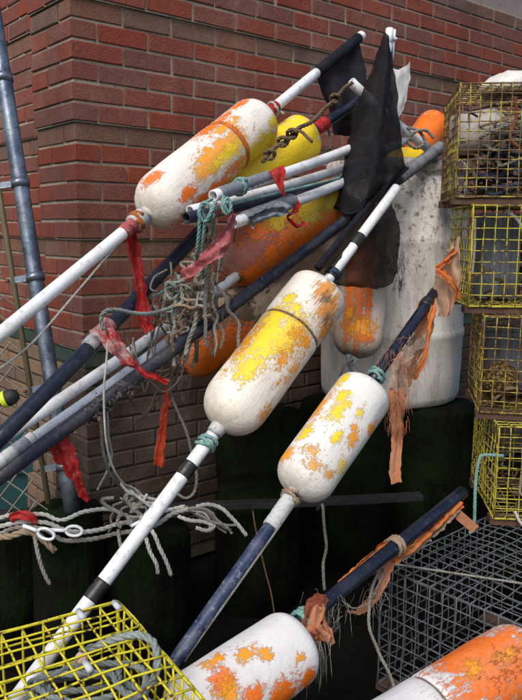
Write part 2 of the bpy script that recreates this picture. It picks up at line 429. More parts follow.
WHITE = (0.75, 0.72, 0.66)
def buoy_mat(name, Rr, L, base, layers, grime=0.35, groove=None, stain=(0.30, 0.22, 0.15), tint=None):
    """weathered foam float: each coat of old paint survives in patches placed along the float
       layers: (colour, [(y, z, ry, rz)...] in radii / lengths, noise scale, noise amount, threshold)"""
    t = NT(name); p = t.coord('Object'); s = t.n('ShaderNodeSeparateXYZ', {0: p})
    y = t.math('DIVIDE', s.outputs[1], Rr).outputs[0]; z = t.math('DIVIDE', s.outputs[2], L).outputs[0]
    sp = t.noise(p, 120, 4, 0.7); lg = t.noise(p, 8, 5, 0.65); st = t.noise(t.scale(p, 40, 40, 7), 1.0, 4, 0.7)
    x = base
    if tint: x = t.mix(t.ramp(t.noise(p, 5, 3, 0.5), 0.4, 0.65), base, tint)
    x = t.mix(t.math('MULTIPLY', t.ramp(lg, 0.45, 0.8), grime), x, stain)
    x = t.mix(t.math('MULTIPLY', t.ramp(st, 0.58, 0.75), grime * 0.8), x, stain)
    hsum = None
    for i, (col, blobs, sc, amp, thr, *stx) in enumerate(layers):
        zs = stx[0] if stx else .75
        pv = t.n('ShaderNodeVectorMath', {0: p, 1: (i * 3.7 + L, i * 1.3, Rr * 9)}, operation='ADD').outputs[0]
        nz = t.noise(pv, sc, 8, 0.66, 0.5); nf = t.noise(t.scale(pv, 1, 1, zs), sc * 4.2, 7, 0.74, 0.6)
        fld = None
        for (cy, cz, ry, rz) in blobs:
            dy = t.math('DIVIDE', t.math('SUBTRACT', y, cy), ry); dz = t.math('DIVIDE', t.math('SUBTRACT', z, cz), rz)
            d = t.math('SUBTRACT', 1.0, t.math('SQRT', t.math('ADD', t.math('MULTIPLY', dy, dy), t.math('MULTIPLY', dz, dz))))
            d = t.math('MAXIMUM', d, -0.6)
            fld = d if fld is None else t.math('MAXIMUM', fld, d)
        v = t.math('MULTIPLY_ADD', t.math('SUBTRACT', nz, 0.5), amp, fld)
        v = t.math('MULTIPLY_ADD', t.math('SUBTRACT', nf, 0.5), 2.5, v)
        m = t.math('MULTIPLY', t.ramp(v.outputs[0], thr - .13, thr + 0.13), t.math('MULTIPLY_ADD', t.ramp(sp, .3, .6), .05, .95)).outputs[0]
        x = t.mix(t.math('MULTIPLY', t.ramp(v.outputs[0], thr - .75, thr), .14), x, tuple(.5 * k + .3 for k in col))
        c2 = t.mix(t.ramp(sp, 0.35, 0.7), col, tuple(min(1, k * 0.88) for k in col))
        x = t.mix(m, x, c2)
        hsum = m if hsum is None else t.math('ADD', hsum, m).outputs[0]
    if groove is not None:
        gz, gw, gc = groove
        q = t.math('ABSOLUTE', t.math('SUBTRACT', z, gz))
        q = t.math('MULTIPLY_ADD', t.math('SUBTRACT', st, 0.5), gw * 0.8, q)
        x = t.mix(t.math('SUBTRACT', 1.0, t.ramp(q.outputs[0], gw * 0.6, gw)), x, gc)
    x = t.mix(t.math('MULTIPLY', t.ramp(sp, 0.62, 0.70), grime), x, (0.12, 0.09, 0.07))
    sc1 = t.noise(t.scale(p, 150, 150, 9), 1.0, 3, .6); sc2 = t.noise(p, 6, 3, .5)
    x = t.mix(t.math('MULTIPLY', t.math('MULTIPLY', t.ramp(sc1, .60, .68), t.ramp(sc2, .5, .6)), .5), x, (0.30, 0.22, 0.15))
    ed = t.math('ADD', t.ramp(z, .16, .0), t.ramp(z, .93, 1.0))
    x = t.mix(t.math('MULTIPLY', t.math('MULTIPLY', ed, t.ramp(t.noise(p, 30, 6, .7), .42, .62)), .45), x, (0.34, 0.25, 0.17))
    h = t.math('MULTIPLY_ADD', sp, 0.35, st)
    if hsum is not None: h = t.math('MULTIPLY_ADD', hsum, 0.5, h)
    pit = t.n('ShaderNodeTexVoronoi', {'Vector': p, 'Scale': 120.0}).outputs[0]
    dent = t.noise(p, 16, 3, .5)
    h = t.math('ADD', h, t.math('MULTIPLY_ADD', dent, 1.8, t.math('MULTIPLY', t.ramp(pit, .05, .3), .14)))
    t.bump(h, 0.0026, 0.8)
    return t.fin(x, t.math('MULTIPLY_ADD', lg, 0.3, 0.33), 0.45)

# ------------------------------------------------------------------ ground
def build_ground():
    n = 40; v = []; f = []
    xs = [-400, -60, -12] + [-4 + 8 * i / (n - 1) for i in range(n)] + [12, 60, 400]
    ys = [-400, -60, -8] + [-2 + 8 * i / (n - 1) for i in range(n)] + [14, 60, 900]
    for yy in ys:
        for xx in xs:
            k = 0.02 if abs(xx) < 5 and -3 < yy < 7 else 0
            v.append((xx, yy, -0.02 + k * mnoise.noise(V((xx * 3, yy * 3, 0)))))
    m = len(xs)
    for j in range(len(ys) - 1):
        for i in range(m - 1):
            a = j * m + i; f.append([a, a + 1, a + m + 1, a + m])
    tag(mk('ground', (v, f), M_GROUND, M=Matrix.Identity(4)), None, None, None, 'structure')
build_ground()

# ------------------------------------------------------------------ brick building
ANG = R(39.5)                     # direction the long wall runs
BC = U(79, 150, 2.40); BC.z = 0
BM = Matrix.Translation(BC) @ Matrix.Rotation(ANG, 4, 'Z')
def corner_z(py):
    lo, hi = -1.0, 3.0
    for _ in range(50):
        m = (lo + hi) / 2
        if proj(V((BC.x, BC.y, m)))[1] < py: hi = m
        else: lo = m
    return m
Z_A = corner_z(122.8)             # underside of the corbel seen above the buoys
CH = (Z_A - corner_z(240.0)) / 6
PB, JT = CH * 3.0, 0.0086         # brick pitch, joint
def brick_mesh(name, L, H, D, mat):
    c = 0.0028; hx, hz = L / 2, H / 2
    ring = lambda y, i: [(-hx + i, y, -hz + i), (hx - i, y, -hz + i), (hx - i, y, hz - i), (-hx + i, y, hz - i)]
    v = ring(0, c) + ring(c, 0) + ring(D, 0)
    f = [[0, 1, 2, 3]]
    for a in (0, 4):
        for k in range(4):
            k2 = (k + 1) % 4; f.append([a + k2, a + k, a + 4 + k, a + 4 + k2])
    f.append([11, 10, 9, 8])
    # roughen the corners a little
    q = random.Random(name); v = [V(p) + V((q.uniform(-1, 1), q.uniform(-.3, .5), q.uniform(-1, 1))) * 0.0022 for p in v]
    me = bpy.data.meshes.new(name); me.from_pydata([tuple(p) for p in v], [], f); me.update(); me.materials.append(mat)
    return me
def corner_mesh(name, LX, LY, H, mat):
    c = 0.003; v = []
    for z, i in ((-H / 2, c), (-H / 2 + c, 0), (H / 2 - c, 0), (H / 2, c)):
        v += [(i, i, z), (LX, i, z), (LX, LY, z), (i, LY, z)]
    f = [[3, 2, 1, 0], [12, 13, 14, 15]]
    for a in (0, 4, 8):
        for k in range(4):
            k2 = (k + 1) % 4; f.append([a + k, a + k2, a + 4 + k2, a + 4 + k])
    me = bpy.data.meshes.new(name); me.from_pydata(v, [], f); me.update(); me.materials.append(mat)
    return me
def build_building():
    b = thing('brick_building', 'red brick building corner with stepped brick bands and a stone course', 'building', BC)
    WM[b.name] = Matrix.Translation(BC)
    STEP, DEP, RX, LW = 0.010, 0.09, 0.085, PB * 1.5
    bands = []                      # (z0, z1, protrusion)
    for k in range(-4, 3):
        bands.append((Z_A + k * 6 * CH, Z_A + (k + 1) * 6 * CH, 0.011 * (k + 3)))
    z_green = Z_A - 12 * CH         # foot of the red bricks
    core = []
    meshes = {}
    def getm(kind, L, mat, H=CH - JT):
        key = (kind, round(L, 3), mat.name, rnd.randrange(7))
        if key not in meshes:
            meshes[key] = brick_mesh('brick_%d' % len(meshes), L, H, DEP, mat)
        return meshes[key]
    cm = {}
    def getc(t, mat):
        k = (t, mat.name)
        if k not in cm:
            full, half = PB - JT, PB / 2 - JT
            cm[k] = corner_mesh('corner_brick_%d' % len(cm), half if t else full, full if t else half, CH - JT, mat)
        return cm[k]
    ztop = Z_A + 12 * CH
    def prot(z):
        k = math.floor((z - Z_A) / (6 * CH)); k = max(-2, k)
        return 0.011 * (k + 3) if z > z_green else 0.0
    wall = mk('wall', merge([
        # mortar cores of each band, recessed behind the brick faces
        *[((lambda o, z0, z1: box((( 4.2 - o + 0.006) / 2 , (LW + -o + 0.006) / 2, (z0 + z1) / 2), 4.2 + o - 0.006, LW + o - 0.006, z1 - z0, None))(prot((z0 + z1) / 2), z0, z1)) for z0, z1 in
          [(Z_A + k * 6 * CH, Z_A + (k + 1) * 6 * CH) for k in (-2, -1, 0, 1)]],
        *[((lambda o, z0, z1: box(((RX - o + 0.006 + 4.0) / 2, (LW + 4) / 2 + 0.001, (z0 + z1) / 2), 4.0 - RX + o - 0.006, 4 - LW, z1 - z0, None))(prot((z0 + z1) / 2), z0, z1)) for z0, z1 in
          [(Z_A + k * 6 * CH, Z_A + (k + 1) * 6 * CH) for k in (-2, -1, 0, 1)]],
    ]), M_MORTAR, b, False, BM)
    mk('foundation_wall', merge([box((4.206 / 2, (LW + .006) / 2, z_green / 2 - .001), 4.194, LW - .006, z_green - .002), box(((RX + .006 + 4) / 2, (LW + 4) / 2 + .001, z_green / 2 - .001), 3.994 - RX, 4 - LW, z_green - .002)]), M_MORTARSHADE, b, False, BM)
    # stone course
    o = 0.03
    st = merge([box(((4.2 - o) / 2, (LW - o) / 2, ztop + 0.15), 4.2 + o, LW + o, 0.30), box(((RX - o + 4) / 2, (LW + 4) / 2 + 0.001, ztop + 0.15), 4 - RX + o, 4 - LW, 0.30)])
    mk('stone_course', st, M_STONE, b, False, BM)
    up = box((2.1, 2.0, ztop + 1.05), 4.15, 3.9, 1.5); mk('upper_wall', up, M_UPPER, b, False, BM)
    cands = []
    nrow = int(ztop / CH) + 1
    for r in range(-60, 12):
        z = Z_A + (r + 0.5) * CH
        if z < 0.03 or z > ztop: continue
        e = prot(z); mod = r % 6
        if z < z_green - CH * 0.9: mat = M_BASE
        elif z < z_green: mat = M_GREEN
        elif mod == 5: mat = M_TAN
        else: mat = M_RED
        A = r % 2 == 0
        H = CH - JT
        # corner brick
        cands.append((getc(A, mat), V((-e, -e, z)), 0, 1))
        # right face
        x = (PB / 2 if A else PB) - e
        while x < 3.6:
            L = PB - JT
            cands.append((getm('r', L, mat), V((x + PB / 2 - JT / 2, -e, z)), 0, 0)); x += PB
        # pilaster left face
        y0 = (PB if A else PB / 2) - e; Lr = LW - y0
        if Lr > 0.03:
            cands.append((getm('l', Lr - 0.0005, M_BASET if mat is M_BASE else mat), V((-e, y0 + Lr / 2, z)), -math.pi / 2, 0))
        # recessed wall
        y = LW + 0.003 + (0.02 if A else PB / 2); 
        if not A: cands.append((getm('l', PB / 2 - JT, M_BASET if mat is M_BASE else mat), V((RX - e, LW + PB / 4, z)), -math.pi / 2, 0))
        while y < 3.2:
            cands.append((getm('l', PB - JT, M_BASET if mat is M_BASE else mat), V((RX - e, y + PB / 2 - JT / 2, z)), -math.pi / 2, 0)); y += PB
    poly = [(-30, 520), (60, 520), (110, 440), (150, 360), (135, 225), (200, 120), (265, 100), (320, 62), (345, 40), (380, 28), (400, 60), (410, 75), (425, 105), (450, 92), (535, 80)]
    def lim(px):
        for (x0, y0), (x1, y1) in zip(poly, poly[1:]):
            if x0 <= px <= x1: return y0 + (y1 - y0) * (px - x0) / (x1 - x0)
        return -1e9
    vis, rest = [], []
    for c in cands:
        M = BM @ Matrix.Translation(c[1]) @ Matrix.Rotation(c[2], 4, 'Z')
        px, py, d = proj(M.translation)
        ok = d > 0 and -25 < px < 540 and -12 < py < lim(px) + 6
        (vis if ok else rest).append((d, c[0], M))
    vis.sort(key=lambda q: q[0])
    rest += vis[299:]; vis = vis[:299]
    for d, me, M in vis:
        jit = Matrix.Translation((rnd.uniform(-1, 1) * .0012, rnd.uniform(-1, 1) * .0014, rnd.uniform(-1, 1) * .001)) @ Matrix.Rotation(rnd.uniform(-.006, .006), 4, 'Z')
        inst('brick', me, wall, M @ jit)
    bymat = {}
    for d, me, M in rest: bymat.setdefault(me.materials[0].name, []).append((me, M))
    for i, (mn, L) in enumerate(bymat.items()):
        vv, ff = [], []
        for me, M in L:
            k = len(vv); vv += [M @ q.co for q in me.vertices]; ff += [[j + k for j in p.vertices] for p in me.polygons]
        tag(mk('brickwork', (vv, ff), bpy.data.materials[mn], wall, False), None, None, None, 'stuff')
build_building()

# ------------------------------------------------------------------ timber piles, plank
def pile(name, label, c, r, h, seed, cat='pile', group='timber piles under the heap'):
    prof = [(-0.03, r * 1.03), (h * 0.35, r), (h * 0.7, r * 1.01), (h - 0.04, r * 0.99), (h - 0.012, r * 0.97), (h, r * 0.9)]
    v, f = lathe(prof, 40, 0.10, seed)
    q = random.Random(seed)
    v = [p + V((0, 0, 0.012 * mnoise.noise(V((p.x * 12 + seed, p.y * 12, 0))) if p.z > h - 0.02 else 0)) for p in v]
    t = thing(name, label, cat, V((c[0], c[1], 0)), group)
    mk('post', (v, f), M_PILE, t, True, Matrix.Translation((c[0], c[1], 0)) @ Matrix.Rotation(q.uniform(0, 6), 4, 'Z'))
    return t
def gp(px, py, z):
    p = atz(px, py, z); return (p.x, p.y)
Z_L = 0.35
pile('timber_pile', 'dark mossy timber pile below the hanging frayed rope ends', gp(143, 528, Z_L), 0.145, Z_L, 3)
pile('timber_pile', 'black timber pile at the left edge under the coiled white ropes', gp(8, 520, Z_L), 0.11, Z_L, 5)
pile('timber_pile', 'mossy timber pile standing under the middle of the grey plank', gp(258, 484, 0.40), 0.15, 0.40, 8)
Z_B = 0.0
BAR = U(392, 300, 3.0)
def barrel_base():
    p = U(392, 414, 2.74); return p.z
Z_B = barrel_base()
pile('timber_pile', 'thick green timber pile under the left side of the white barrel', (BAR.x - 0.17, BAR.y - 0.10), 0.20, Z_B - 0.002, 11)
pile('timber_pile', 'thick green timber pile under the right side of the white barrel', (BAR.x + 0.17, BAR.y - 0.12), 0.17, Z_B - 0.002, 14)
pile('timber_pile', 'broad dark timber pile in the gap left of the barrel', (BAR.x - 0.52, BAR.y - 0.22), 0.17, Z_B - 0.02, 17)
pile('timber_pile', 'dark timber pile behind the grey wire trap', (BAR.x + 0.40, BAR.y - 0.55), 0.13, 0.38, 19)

_fp = U(72, 510, 2.12)
pile('timber_pile', 'dark timber pile under the foot of the steel fence post', (_fp.x - .02, _fp.y + .02), .10, _fp.z + .0, 23)
def plank():
    a, b = U(-30, 512, 2.22), U(421, 508, 2.42)
    b.z = a.z = Z_L + 0.052 + 0.017
    b.z += 0.006
    P = catmull([a, a.lerp(b, .3) + V((0, 0, .002)), a.lerp(b, .7) - V((0, 0, .002)), b], 0.05); v = []; f = []
    F = V((b.y - a.y, -(b.x - a.x), 0)).normalized()
    for p in P:
        for s, z in ((-1, -1), (1, -1), (1, .8), (.8, 1), (-.8, 1), (-1, .8)):
            v.append(p + F * (0.02 * s) + V((0, 0, 0.0095 * z)) + V(mnoise.noise_vector(p * 20)) * .002)
    n = len(P)
    for i in range(n - 1):
        for k in range(6): k2 = (k + 1) % 6; f.append([i * 6 + k, i * 6 + k2, i * 6 + 6 + k2, i * 6 + 6 + k])
    f.append(list(range(6))[::-1]); f.append([(n - 1) * 6 + k for k in range(6)])
    tag(mk('plank', (v, f), M_PLANK, None, False), 'long thin grey wooden batten lying across the timber piles', 'plank')
plank()

# ------------------------------------------------------------------ barrel
def barrel():
    c = V((BAR.x, BAR.y, Z_B)); Rb, H = 0.283, U(392, 166, 3.0).z - Z_B
    t = thing('plastic_barrel', 'large grimy white plastic barrel standing against the brick wall', 'barrel', c)
    pr = [(0, Rb * .88), (.012, Rb * .95), (.04, Rb * .985)]
    def rib(z): return [(z - .022, Rb), (z - .012, Rb * 1.012), (z, Rb * 1.018), (z + .012, Rb * 1.012), (z + .022, Rb)]
    pr += [(H * .15, Rb)] + rib(H * .30) + [(H * .45, Rb)] + rib(H * .68) + [(H * .8, Rb), (H * .9, Rb * .99), (H - .07, Rb * .97), (H - .06, Rb * .93), (H - .05, Rb * .93), (H - .045, Rb * .985), (H - .012, Rb * .985), (H - .004, Rb * .975), (H, Rb * .95), (H - .004, Rb * .91), (H - .025, Rb * .90)]
    mk('shell', lathe(pr, 72, .012, 4), barrel_mat(H), t, True, Matrix.Translation(c))
    for a in (R(250), R(70)):
        q = V((math.cos(a) * Rb * .6, math.sin(a) * Rb * .6, H - .028))
        mk('bung', lathe([(0, .035), (.014, .035), (.016, .03)], 20), M_RUBBER, t, True, Matrix.Translation(c + q))
    return t
def barrel_mat(H):
    t = NT('barrel_shell'); p = t.coord('Object')
    lg = t.noise(p, 3.5, 6, 0.65); st = t.noise(t.scale(p, 26, 26, 5), 1.0, 5, 0.7); fl = t.noise(p, 45, 5, 0.75); sp = t.noise(p, 150, 3, .6)
    x = t.mix(t.ramp(lg, .4, .65), (0.82, 0.80, 0.76), (0.74, 0.73, 0.72))
    x = t.mix(t.math('MULTIPLY', t.ramp(st, .46, .72), .62), x, (0.29, 0.225, 0.185))
    s = t.n('ShaderNodeSeparateXYZ', {0: p}); up = t.ramp(s.outputs[2], H * .35, H * .95)
    bl = t.math('MULTIPLY_ADD', up, .12, fl)
    x = t.mix(t.math('MULTIPLY', t.ramp(bl.outputs[0], .60, .72), .85), x, (0.15, 0.095, 0.075))
    x = t.mix(t.math('MULTIPLY', t.ramp(sp, .62, .7), .4), x, (0.16, 0.12, 0.10))
    t.bump(t.math('ADD', fl, st), .003, .5); return t.fin(x, .5, .4)
barrel()

# ------------------------------------------------------------------ chain-link fence
def fence():
    A, B = U(72, 510, 2.12), U(-1, 50, 2.12)
    ax = (B - A).normalized()
    t = thing('chain_link_fence', 'leaning blue-grey steel fence post with chain link mesh at the left edge', 'fence', V((A.x, A.y, 0)))
    foot = A + ax * .01; top = B + ax * 0.45
    mk('post', tube(catmull([A - ax * .02, A.lerp(B, .5), B, top], .1), 0.0225, 24), M_GALV, t)
    lw = (V((-1, -0.10, 0)) - ax * V((-1, -.10, 0)).dot(ax)).normalized()
    nr = lw.cross(ax).normalized()
    if nr.dot(fwd) > 0: nr = -nr
    bar = [foot + lw * .062 + ax * .02, top + lw * .062]
    mk('tension_bar', tube(bar, .0085, 8), M_OLIVE, t)
    for px, py in ((22, 183), (36, 277), (62, 385), (60, 466), (4, 78)):
        L = Line3((72, 510, 2.12), (-1, 50, 2.12)); p = L.at(px, py)
        mk('tension_band', merge([tube([p - ax * .012, p + ax * .012], .0305, 24), box(p + lw * .05 + nr * .004, .0, .0, .0)]) if False else tube([p - ax * .012, p + ax * .012], .0265, 24), M_GALV, t)
        Mx = Matrix((lw, nr, ax)).transposed()
        mk('band_tail', box(p + lw * .050, .06, .012, .018, Mx), M_GALV, t, False)
        mk('bolt', tube([p + lw * .076 + nr * .014, p + lw * .076 - nr * .02], .006, 8), M_RUST, t)
    wires = []; cell = .066; H = (top - foot).length; Wd = 1.6
    n = int((Wd + H) / cell)
    for i in range(-int(H / cell), int(Wd / cell) + 1):
        for sgn in (1, -1):
            P = []
            x0 = i * cell
            for k in range(0, int(H / (cell / 2)) + 1):
                h = k * cell / 2
                x = x0 + h if sgn > 0 else (x0 + H - h)
                if .066 <= x + .0 <= Wd: P.append(foot + lw * (x) + ax * h + nr * (.002 * sgn * (1 if k % 2 else -1)) + V(mnoise.noise_vector(V((x * 5, h * 5, 1)))) * .006)
            if len(P) > 1: wires.append(tube(P, .0024, 5, False))
    mk('chain_link_mesh', merge(wires), M_WIRE, t)
fence()
tb = U(18, 475, 2.45)
def teal_bin():
    z1 = U(20, 440, 2.5).z; c = V((tb.x - .22, tb.y, 0))
    t = thing('plastic_bin', 'dark teal plastic bin behind the chain link fence', 'bin', c)
    M = Matrix.Translation(c) @ Matrix.Rotation(.35, 4, 'Z')
    v = []; f = []
    rows = [(0, .42, .30), (z1 - .06, .47, .34), (z1 - .06, .50, .37), (z1, .50, .37), (z1, .47, .34), (z1 - .05, .46, .33)]
    for z, a, b2 in rows: v += [(-a / 2, -b2 / 2, z), (a / 2, -b2 / 2, z), (a / 2, b2 / 2, z), (-a / 2, b2 / 2, z)]
    for i in range(len(rows) - 1):
        for k in range(4): k2 = (k + 1) % 4; f.append([i * 4 + k, i * 4 + k2, i * 4 + 4 + k2, i * 4 + 4 + k])
    f.append([3, 2, 1, 0]); f.append([20, 21, 22, 23])
    mk('tub', (v, f), M_TEALBIN, t, False, M)
teal_bin()

# ------------------------------------------------------------------ wire traps
def wire_grid(o, a, b, na, nb, r, seed, wob=.0065, hole=None, sides=5):
    """welded wire panel: o corner, a and b edge vectors"""
    out = []; nrm = a.cross(b).normalized()
    def pt(s, u):
        p = o + a * s + b * u
        e = min(1, 6 * min(s, 1 - s), 6 * min(u, 1 - u)) if wob else 0
        return p + nrm * (wob * 2 * e * mnoise.noise(p * 7 + V((seed, 0, 0)))) + V(mnoise.noise_vector(p * 16 + V((0, seed, 0)))) * wob * .45
    for i in range(na + 1):
        P = [pt(i / na, k / (nb)) + nrm * r * .8 for k in range(nb + 1)]
        out.append(tube(P, r, sides))
    for k in range(nb + 1):
        P = [pt(i / na, k / nb) - nrm * r * .8 for i in range(na + 1)]
        out.append(tube(P, r, sides))
    return merge(out)
def trap(label, corner, yaw, L, W, H, cell, r, mat, group, seed, runner=True, edge=1.35, zsk=0.0, panels='fblrtd', rmat=None, rail=True):
    t = thing('wire_trap', label, 'lobster trap', corner, group)
    Rz = Matrix.Rotation(yaw, 3, 'Z'); X, Y, Z = Rz @ V((1, 0, 0)), Rz @ V((0, 1, 0)), V((0, 0, 1))
    if zsk: X = (X + Z * zsk).normalized()
    nx, ny, nz = round(L / cell), round(W / cell), round(H / cell)
    rh = .024 if runner else 0
    o = corner + Z * rh
    Hh = H - rh
    spec = {'f': (o, X * L, Z * Hh, nx, nz), 'b': (o + Y * W, X * L, Z * Hh, nx, nz), 'l': (o, Y * W, Z * Hh, ny, nz), 'r': (o + X * L, Y * W, Z * Hh, ny, nz),
            't': (o + Z * Hh, X * L, Y * W, nx, ny), 'd': (o, X * L, Y * W, nx, ny)}
    for k in panels: mk('wire_panel', wire_grid(*spec[k], r, seed + ord(k)), mat, t)
    E = []
    for sx in (0, 1):
        for sy in (0, 1): E.append(tube([o + X * L * sx + Y * W * sy, o + X * L * sx + Y * W * sy + Z * Hh], r * edge, 6))
    for z in (0, 1):
        for s in (0, 1):
            E.append(tube([o + Y * W * s + Z * Hh * z, o + Y * W * s + Z * Hh * z + X * L], r * edge, 6))
            E.append(tube([o + X * L * s + Z * Hh * z, o + X * L * s + Z * Hh * z + Y * W], r * edge, 6))
    mk('edge_frame', merge(E), mat, t)
    if runner:
        Mx = Matrix((X, Y, Z)).transposed()
        for s in (.03, W - .03):
            v, f = box(corner + X * L / 2 + Y * s + Z * .0115, L + .02, .05, .022, Mx)
            mk('runner', (v, f), rmat or M_WOOD, t, False)
    t['_x'] = 0; del t['_x']
    return t, o, X, Y, Z, Hh
def coil(c, rx, ry, rz, turns, seed):
    q = random.Random(seed); P = []
    n = int(turns * 9); a = q.uniform(0, 6)
    for i in range(n):
        a += 2 * math.pi / 9 * q.uniform(.8, 1.2); k = q.uniform(.45, 1)
        P.append(c + V((rx * k * math.cos(a), ry * k * math.sin(a), rz * (2 * i / n - 1) + q.gauss(0, rz * .25))))
    return P

def stack():
    # grey trap on the ground
    zt = .37
    c0, c1 = atz(382, 567, zt), atz(522, 626, zt)
    yaw = math.atan2((c1 - c0).y, (c1 - c0).x)
    cor = V((c0.x, c0.y, 0))
    t, o, X, Y, Z, Hh = trap('dark grey wire trap on the ground below the yellow trap stack', cor, yaw, .86, .60, zt, .0385, .0019, M_GRYW, 'wire lobster traps', 21, True)
    head = []
    for k in range(1, 2):
        q = o + X * .45
        mk('divider', wire_grid(q, Y * .60, Z * Hh, 15, 8, .0013, 5), M_GRYW, t)
    mk('bridle_rope', rope_geo([o + Z * (Hh + .006) + X * .02 + Y * .03, o + X * .25 + Y * .14 + Z * (Hh + .012), o + X * .55 + Y * .30 + Z * (Hh + .012), o + X * .84 + Y * .42 + Z * (Hh + .006)], .0032), M_RGREY, t)
    mk('lath', box(o + X * .42 + Y * .2 + Z * .2, .03, .012, .26, Matrix.Rotation(.3, 3, 'Y')), M_RUST, t, False)
    # trap standing on it
    F = .0
    def stack_trap(label, px, pyb, d, yaw, H, mat, seed, L=.86, W=.40, zfix=None, **kw):
        p = U(px, pyb, d)
        if zfix is not None: p = V((p.x, p.y, zfix))
        return trap(label, p, yaw, L, W, H, .031 if zfix > 1.25 else .0365, .0019, mat, 'wire lobster traps', seed, **kw), p.z + H
    (r4, z4) = stack_trap('dim yellow wire trap at the bottom of the yellow stack, with teal rope', 494, 517, 2.30, R(-6), .318, M_YELDIM, 31, zfix=zt + .004)
    t4, o4, X4, Y4, Z4, H4 = r4
    (r3, z3) = stack_trap('worn yellow wire trap with a brown net ball inside', 479, 421, 2.33, R(-10), .325, M_YELOLD, 33, zfix=z4 + .003, W=.36)
    t3, o3, X3, Y3, Z3, H3 = r3
    (r2, z2) = stack_trap('brightest yellow wire trap, second from the top of the stack', 468, 312, 2.33, R(-4), .335, M_YELDIM, 35, zfix=z3 + .003, W=.36)
    t2, o2, X2, Y2, Z2, H2 = r2
    (r1, z1) = stack_trap('rusty yellow wire trap on top of the stack, full of debris', 455, 203, 2.30, R(-7), .36, M_YELOLD, 37, zfix=z2 + .003, W=.38)
    t1, o1, X1, Y1, Z1, H1 = r1
    # inner netting heads, dividers
    for (tt, oo, X, Y, Z, Hh, mt, W) in ((t4, o4, X4, Y4, Z4, H4, M_YELDIM, .40), (t3, o3, X3, Y3, Z3, H3, M_YELOLD, .36), (t2, o2, X2, Y2, Z2, H2, M_YELDIM, .36), (t1, o1, X1, Y1, Z1, H1, M_YELOLD, .38)):
        mk('divider', wire_grid(oo + X * .30, Y * W, Z * Hh, 10, 8, .0012, 3), mt, tt)
    # contents: things of their own lying in the traps
    tag(mk('net_ball', ball_geo(o3 + X3 * .075 + Y3 * .13 + Z3 * .080, .062, 5), M_KNITB), 'round brown twine net ball inside the worn yellow trap', 'net bag')
    mk_rope('tangled navy rope filling the top yellow trap', coil(o1 + X1 * .25 + Y1 * .2 + Z1 * .10, .19, .14, .085, 11, 3), .006, M_RBLUE)
    mk_rope('tangled grey rope heaped in the top yellow trap', coil(o1 + X1 * .22 + Y1 * .19 + Z1 * .17, .17, .13, .08, 8, 5), .0055, M_RGREY)
    mk_rope('pale tan rope loops near the roof of the top yellow trap', coil(o1 + X1 * .22 + Y1 * .2 + Z1 * .26, .16, .13, .05, 5, 8), .005, M_RTAN)
    tag(mk('plastic_jug', jug_geo(o1 + X1 * .115 + Y1 * .20 + Z1 * .225), M_JUG), 'white plastic jug lying inside the top trap of the stack', 'jug')
    tag(mk('iron_strap', tube(catmull([o1 + X1 * .165 + Y1 * .02 + Z1 * .30, o1 + X1 * .175 + Y1 * .03 + Z1 * .24, o1 + X1 * .16 + Y1 * .03 + Z1 * .18, o1 + X1 * .19 + Y1 * .03 + Z1 * .15], .01), .006, 8), M_RUST), 'dark rusty iron strap hanging inside the top trap', 'iron strap')
    tag(mk('bait_box', bait_box(o2 + X2 * .125 + Y2 * .19 + Z2 * .012, .13, .10, .27, R(-4)), M_PALEBLUE, None, False), 'grey blue plastic bait box inside the second trap from the top', 'bait box')
    mk_rope('white rope slanting across the second trap from the top', [o2 + X2 * .11 + Y2 * .05 + Z2 * .30, o2 + X2 * .16 + Y2 * .045 + Z2 * .25, o2 + X2 * .185 + Y2 * .045 + Z2 * .14, o2 + X2 * .20 + Y2 * .045 + Z2 * .02], .006, M_RWHITE)
    mk_rope('dark blue rope piled in the second trap from the top', coil(o2 + X2 * .30 + Y2 * .2 + Z2 * .14, .10, .12, .12, 12, 15), .006, M_RBLUE)
    mk_rope('brown rope hanging on the side of the second trap', [o2 + X2 * .012 + Y2 * .03 + Z2 * .27, o2 + X2 * .018 + Y2 * .04 + Z2 * .18, o2 + X2 * .014 + Y2 * .035 + Z2 * .10], .004, M_RWHITE)
    tag(mk('bait_box', bait_box(o3 + X3 * .12 + Y3 * .26 + Z3 * .01, .16, .06, .22, R(-10)), M_PALEBLUE, None, False), 'grey blue plastic bait box behind the net ball', 'bait box')
    mk_rope('dark rope coil at the back of the worn yellow trap', coil(o3 + X3 * .3 + Y3 * .18 + Z3 * .06, .10, .11, .05, 7, 25), .006, M_RBLUE)
    mk_rope('tan rope loop hung on the front of the lowest yellow trap', [o4 + X4 * .10 - Y4 * .006 + Z4 * .29, o4 + X4 * .085 - Y4 * .008 + Z4 * .2, o4 + X4 * .07 - Y4 * .008 + Z4 * .1, o4 + X4 * .085 - Y4 * .008 + Z4 * .085, o4 + X4 * .10 - Y4 * .008 + Z4 * .12, o4 + X4 * .105 - Y4 * .008 + Z4 * .2], .0042, M_RTAN)
    mk_rope('white rope end lying at the foot of the lowest yellow trap', [o4 + X4 * .06 - Y4 * .01 + Z4 * .03, o4 + X4 * .075 - Y4 * .02 + Z4 * .0, o4 + X4 * .10 - Y4 * .03 - Z4 * .012, o4 + X4 * .16 - Y4 * .04 - Z4 * .014], .005, M_RWHITE)
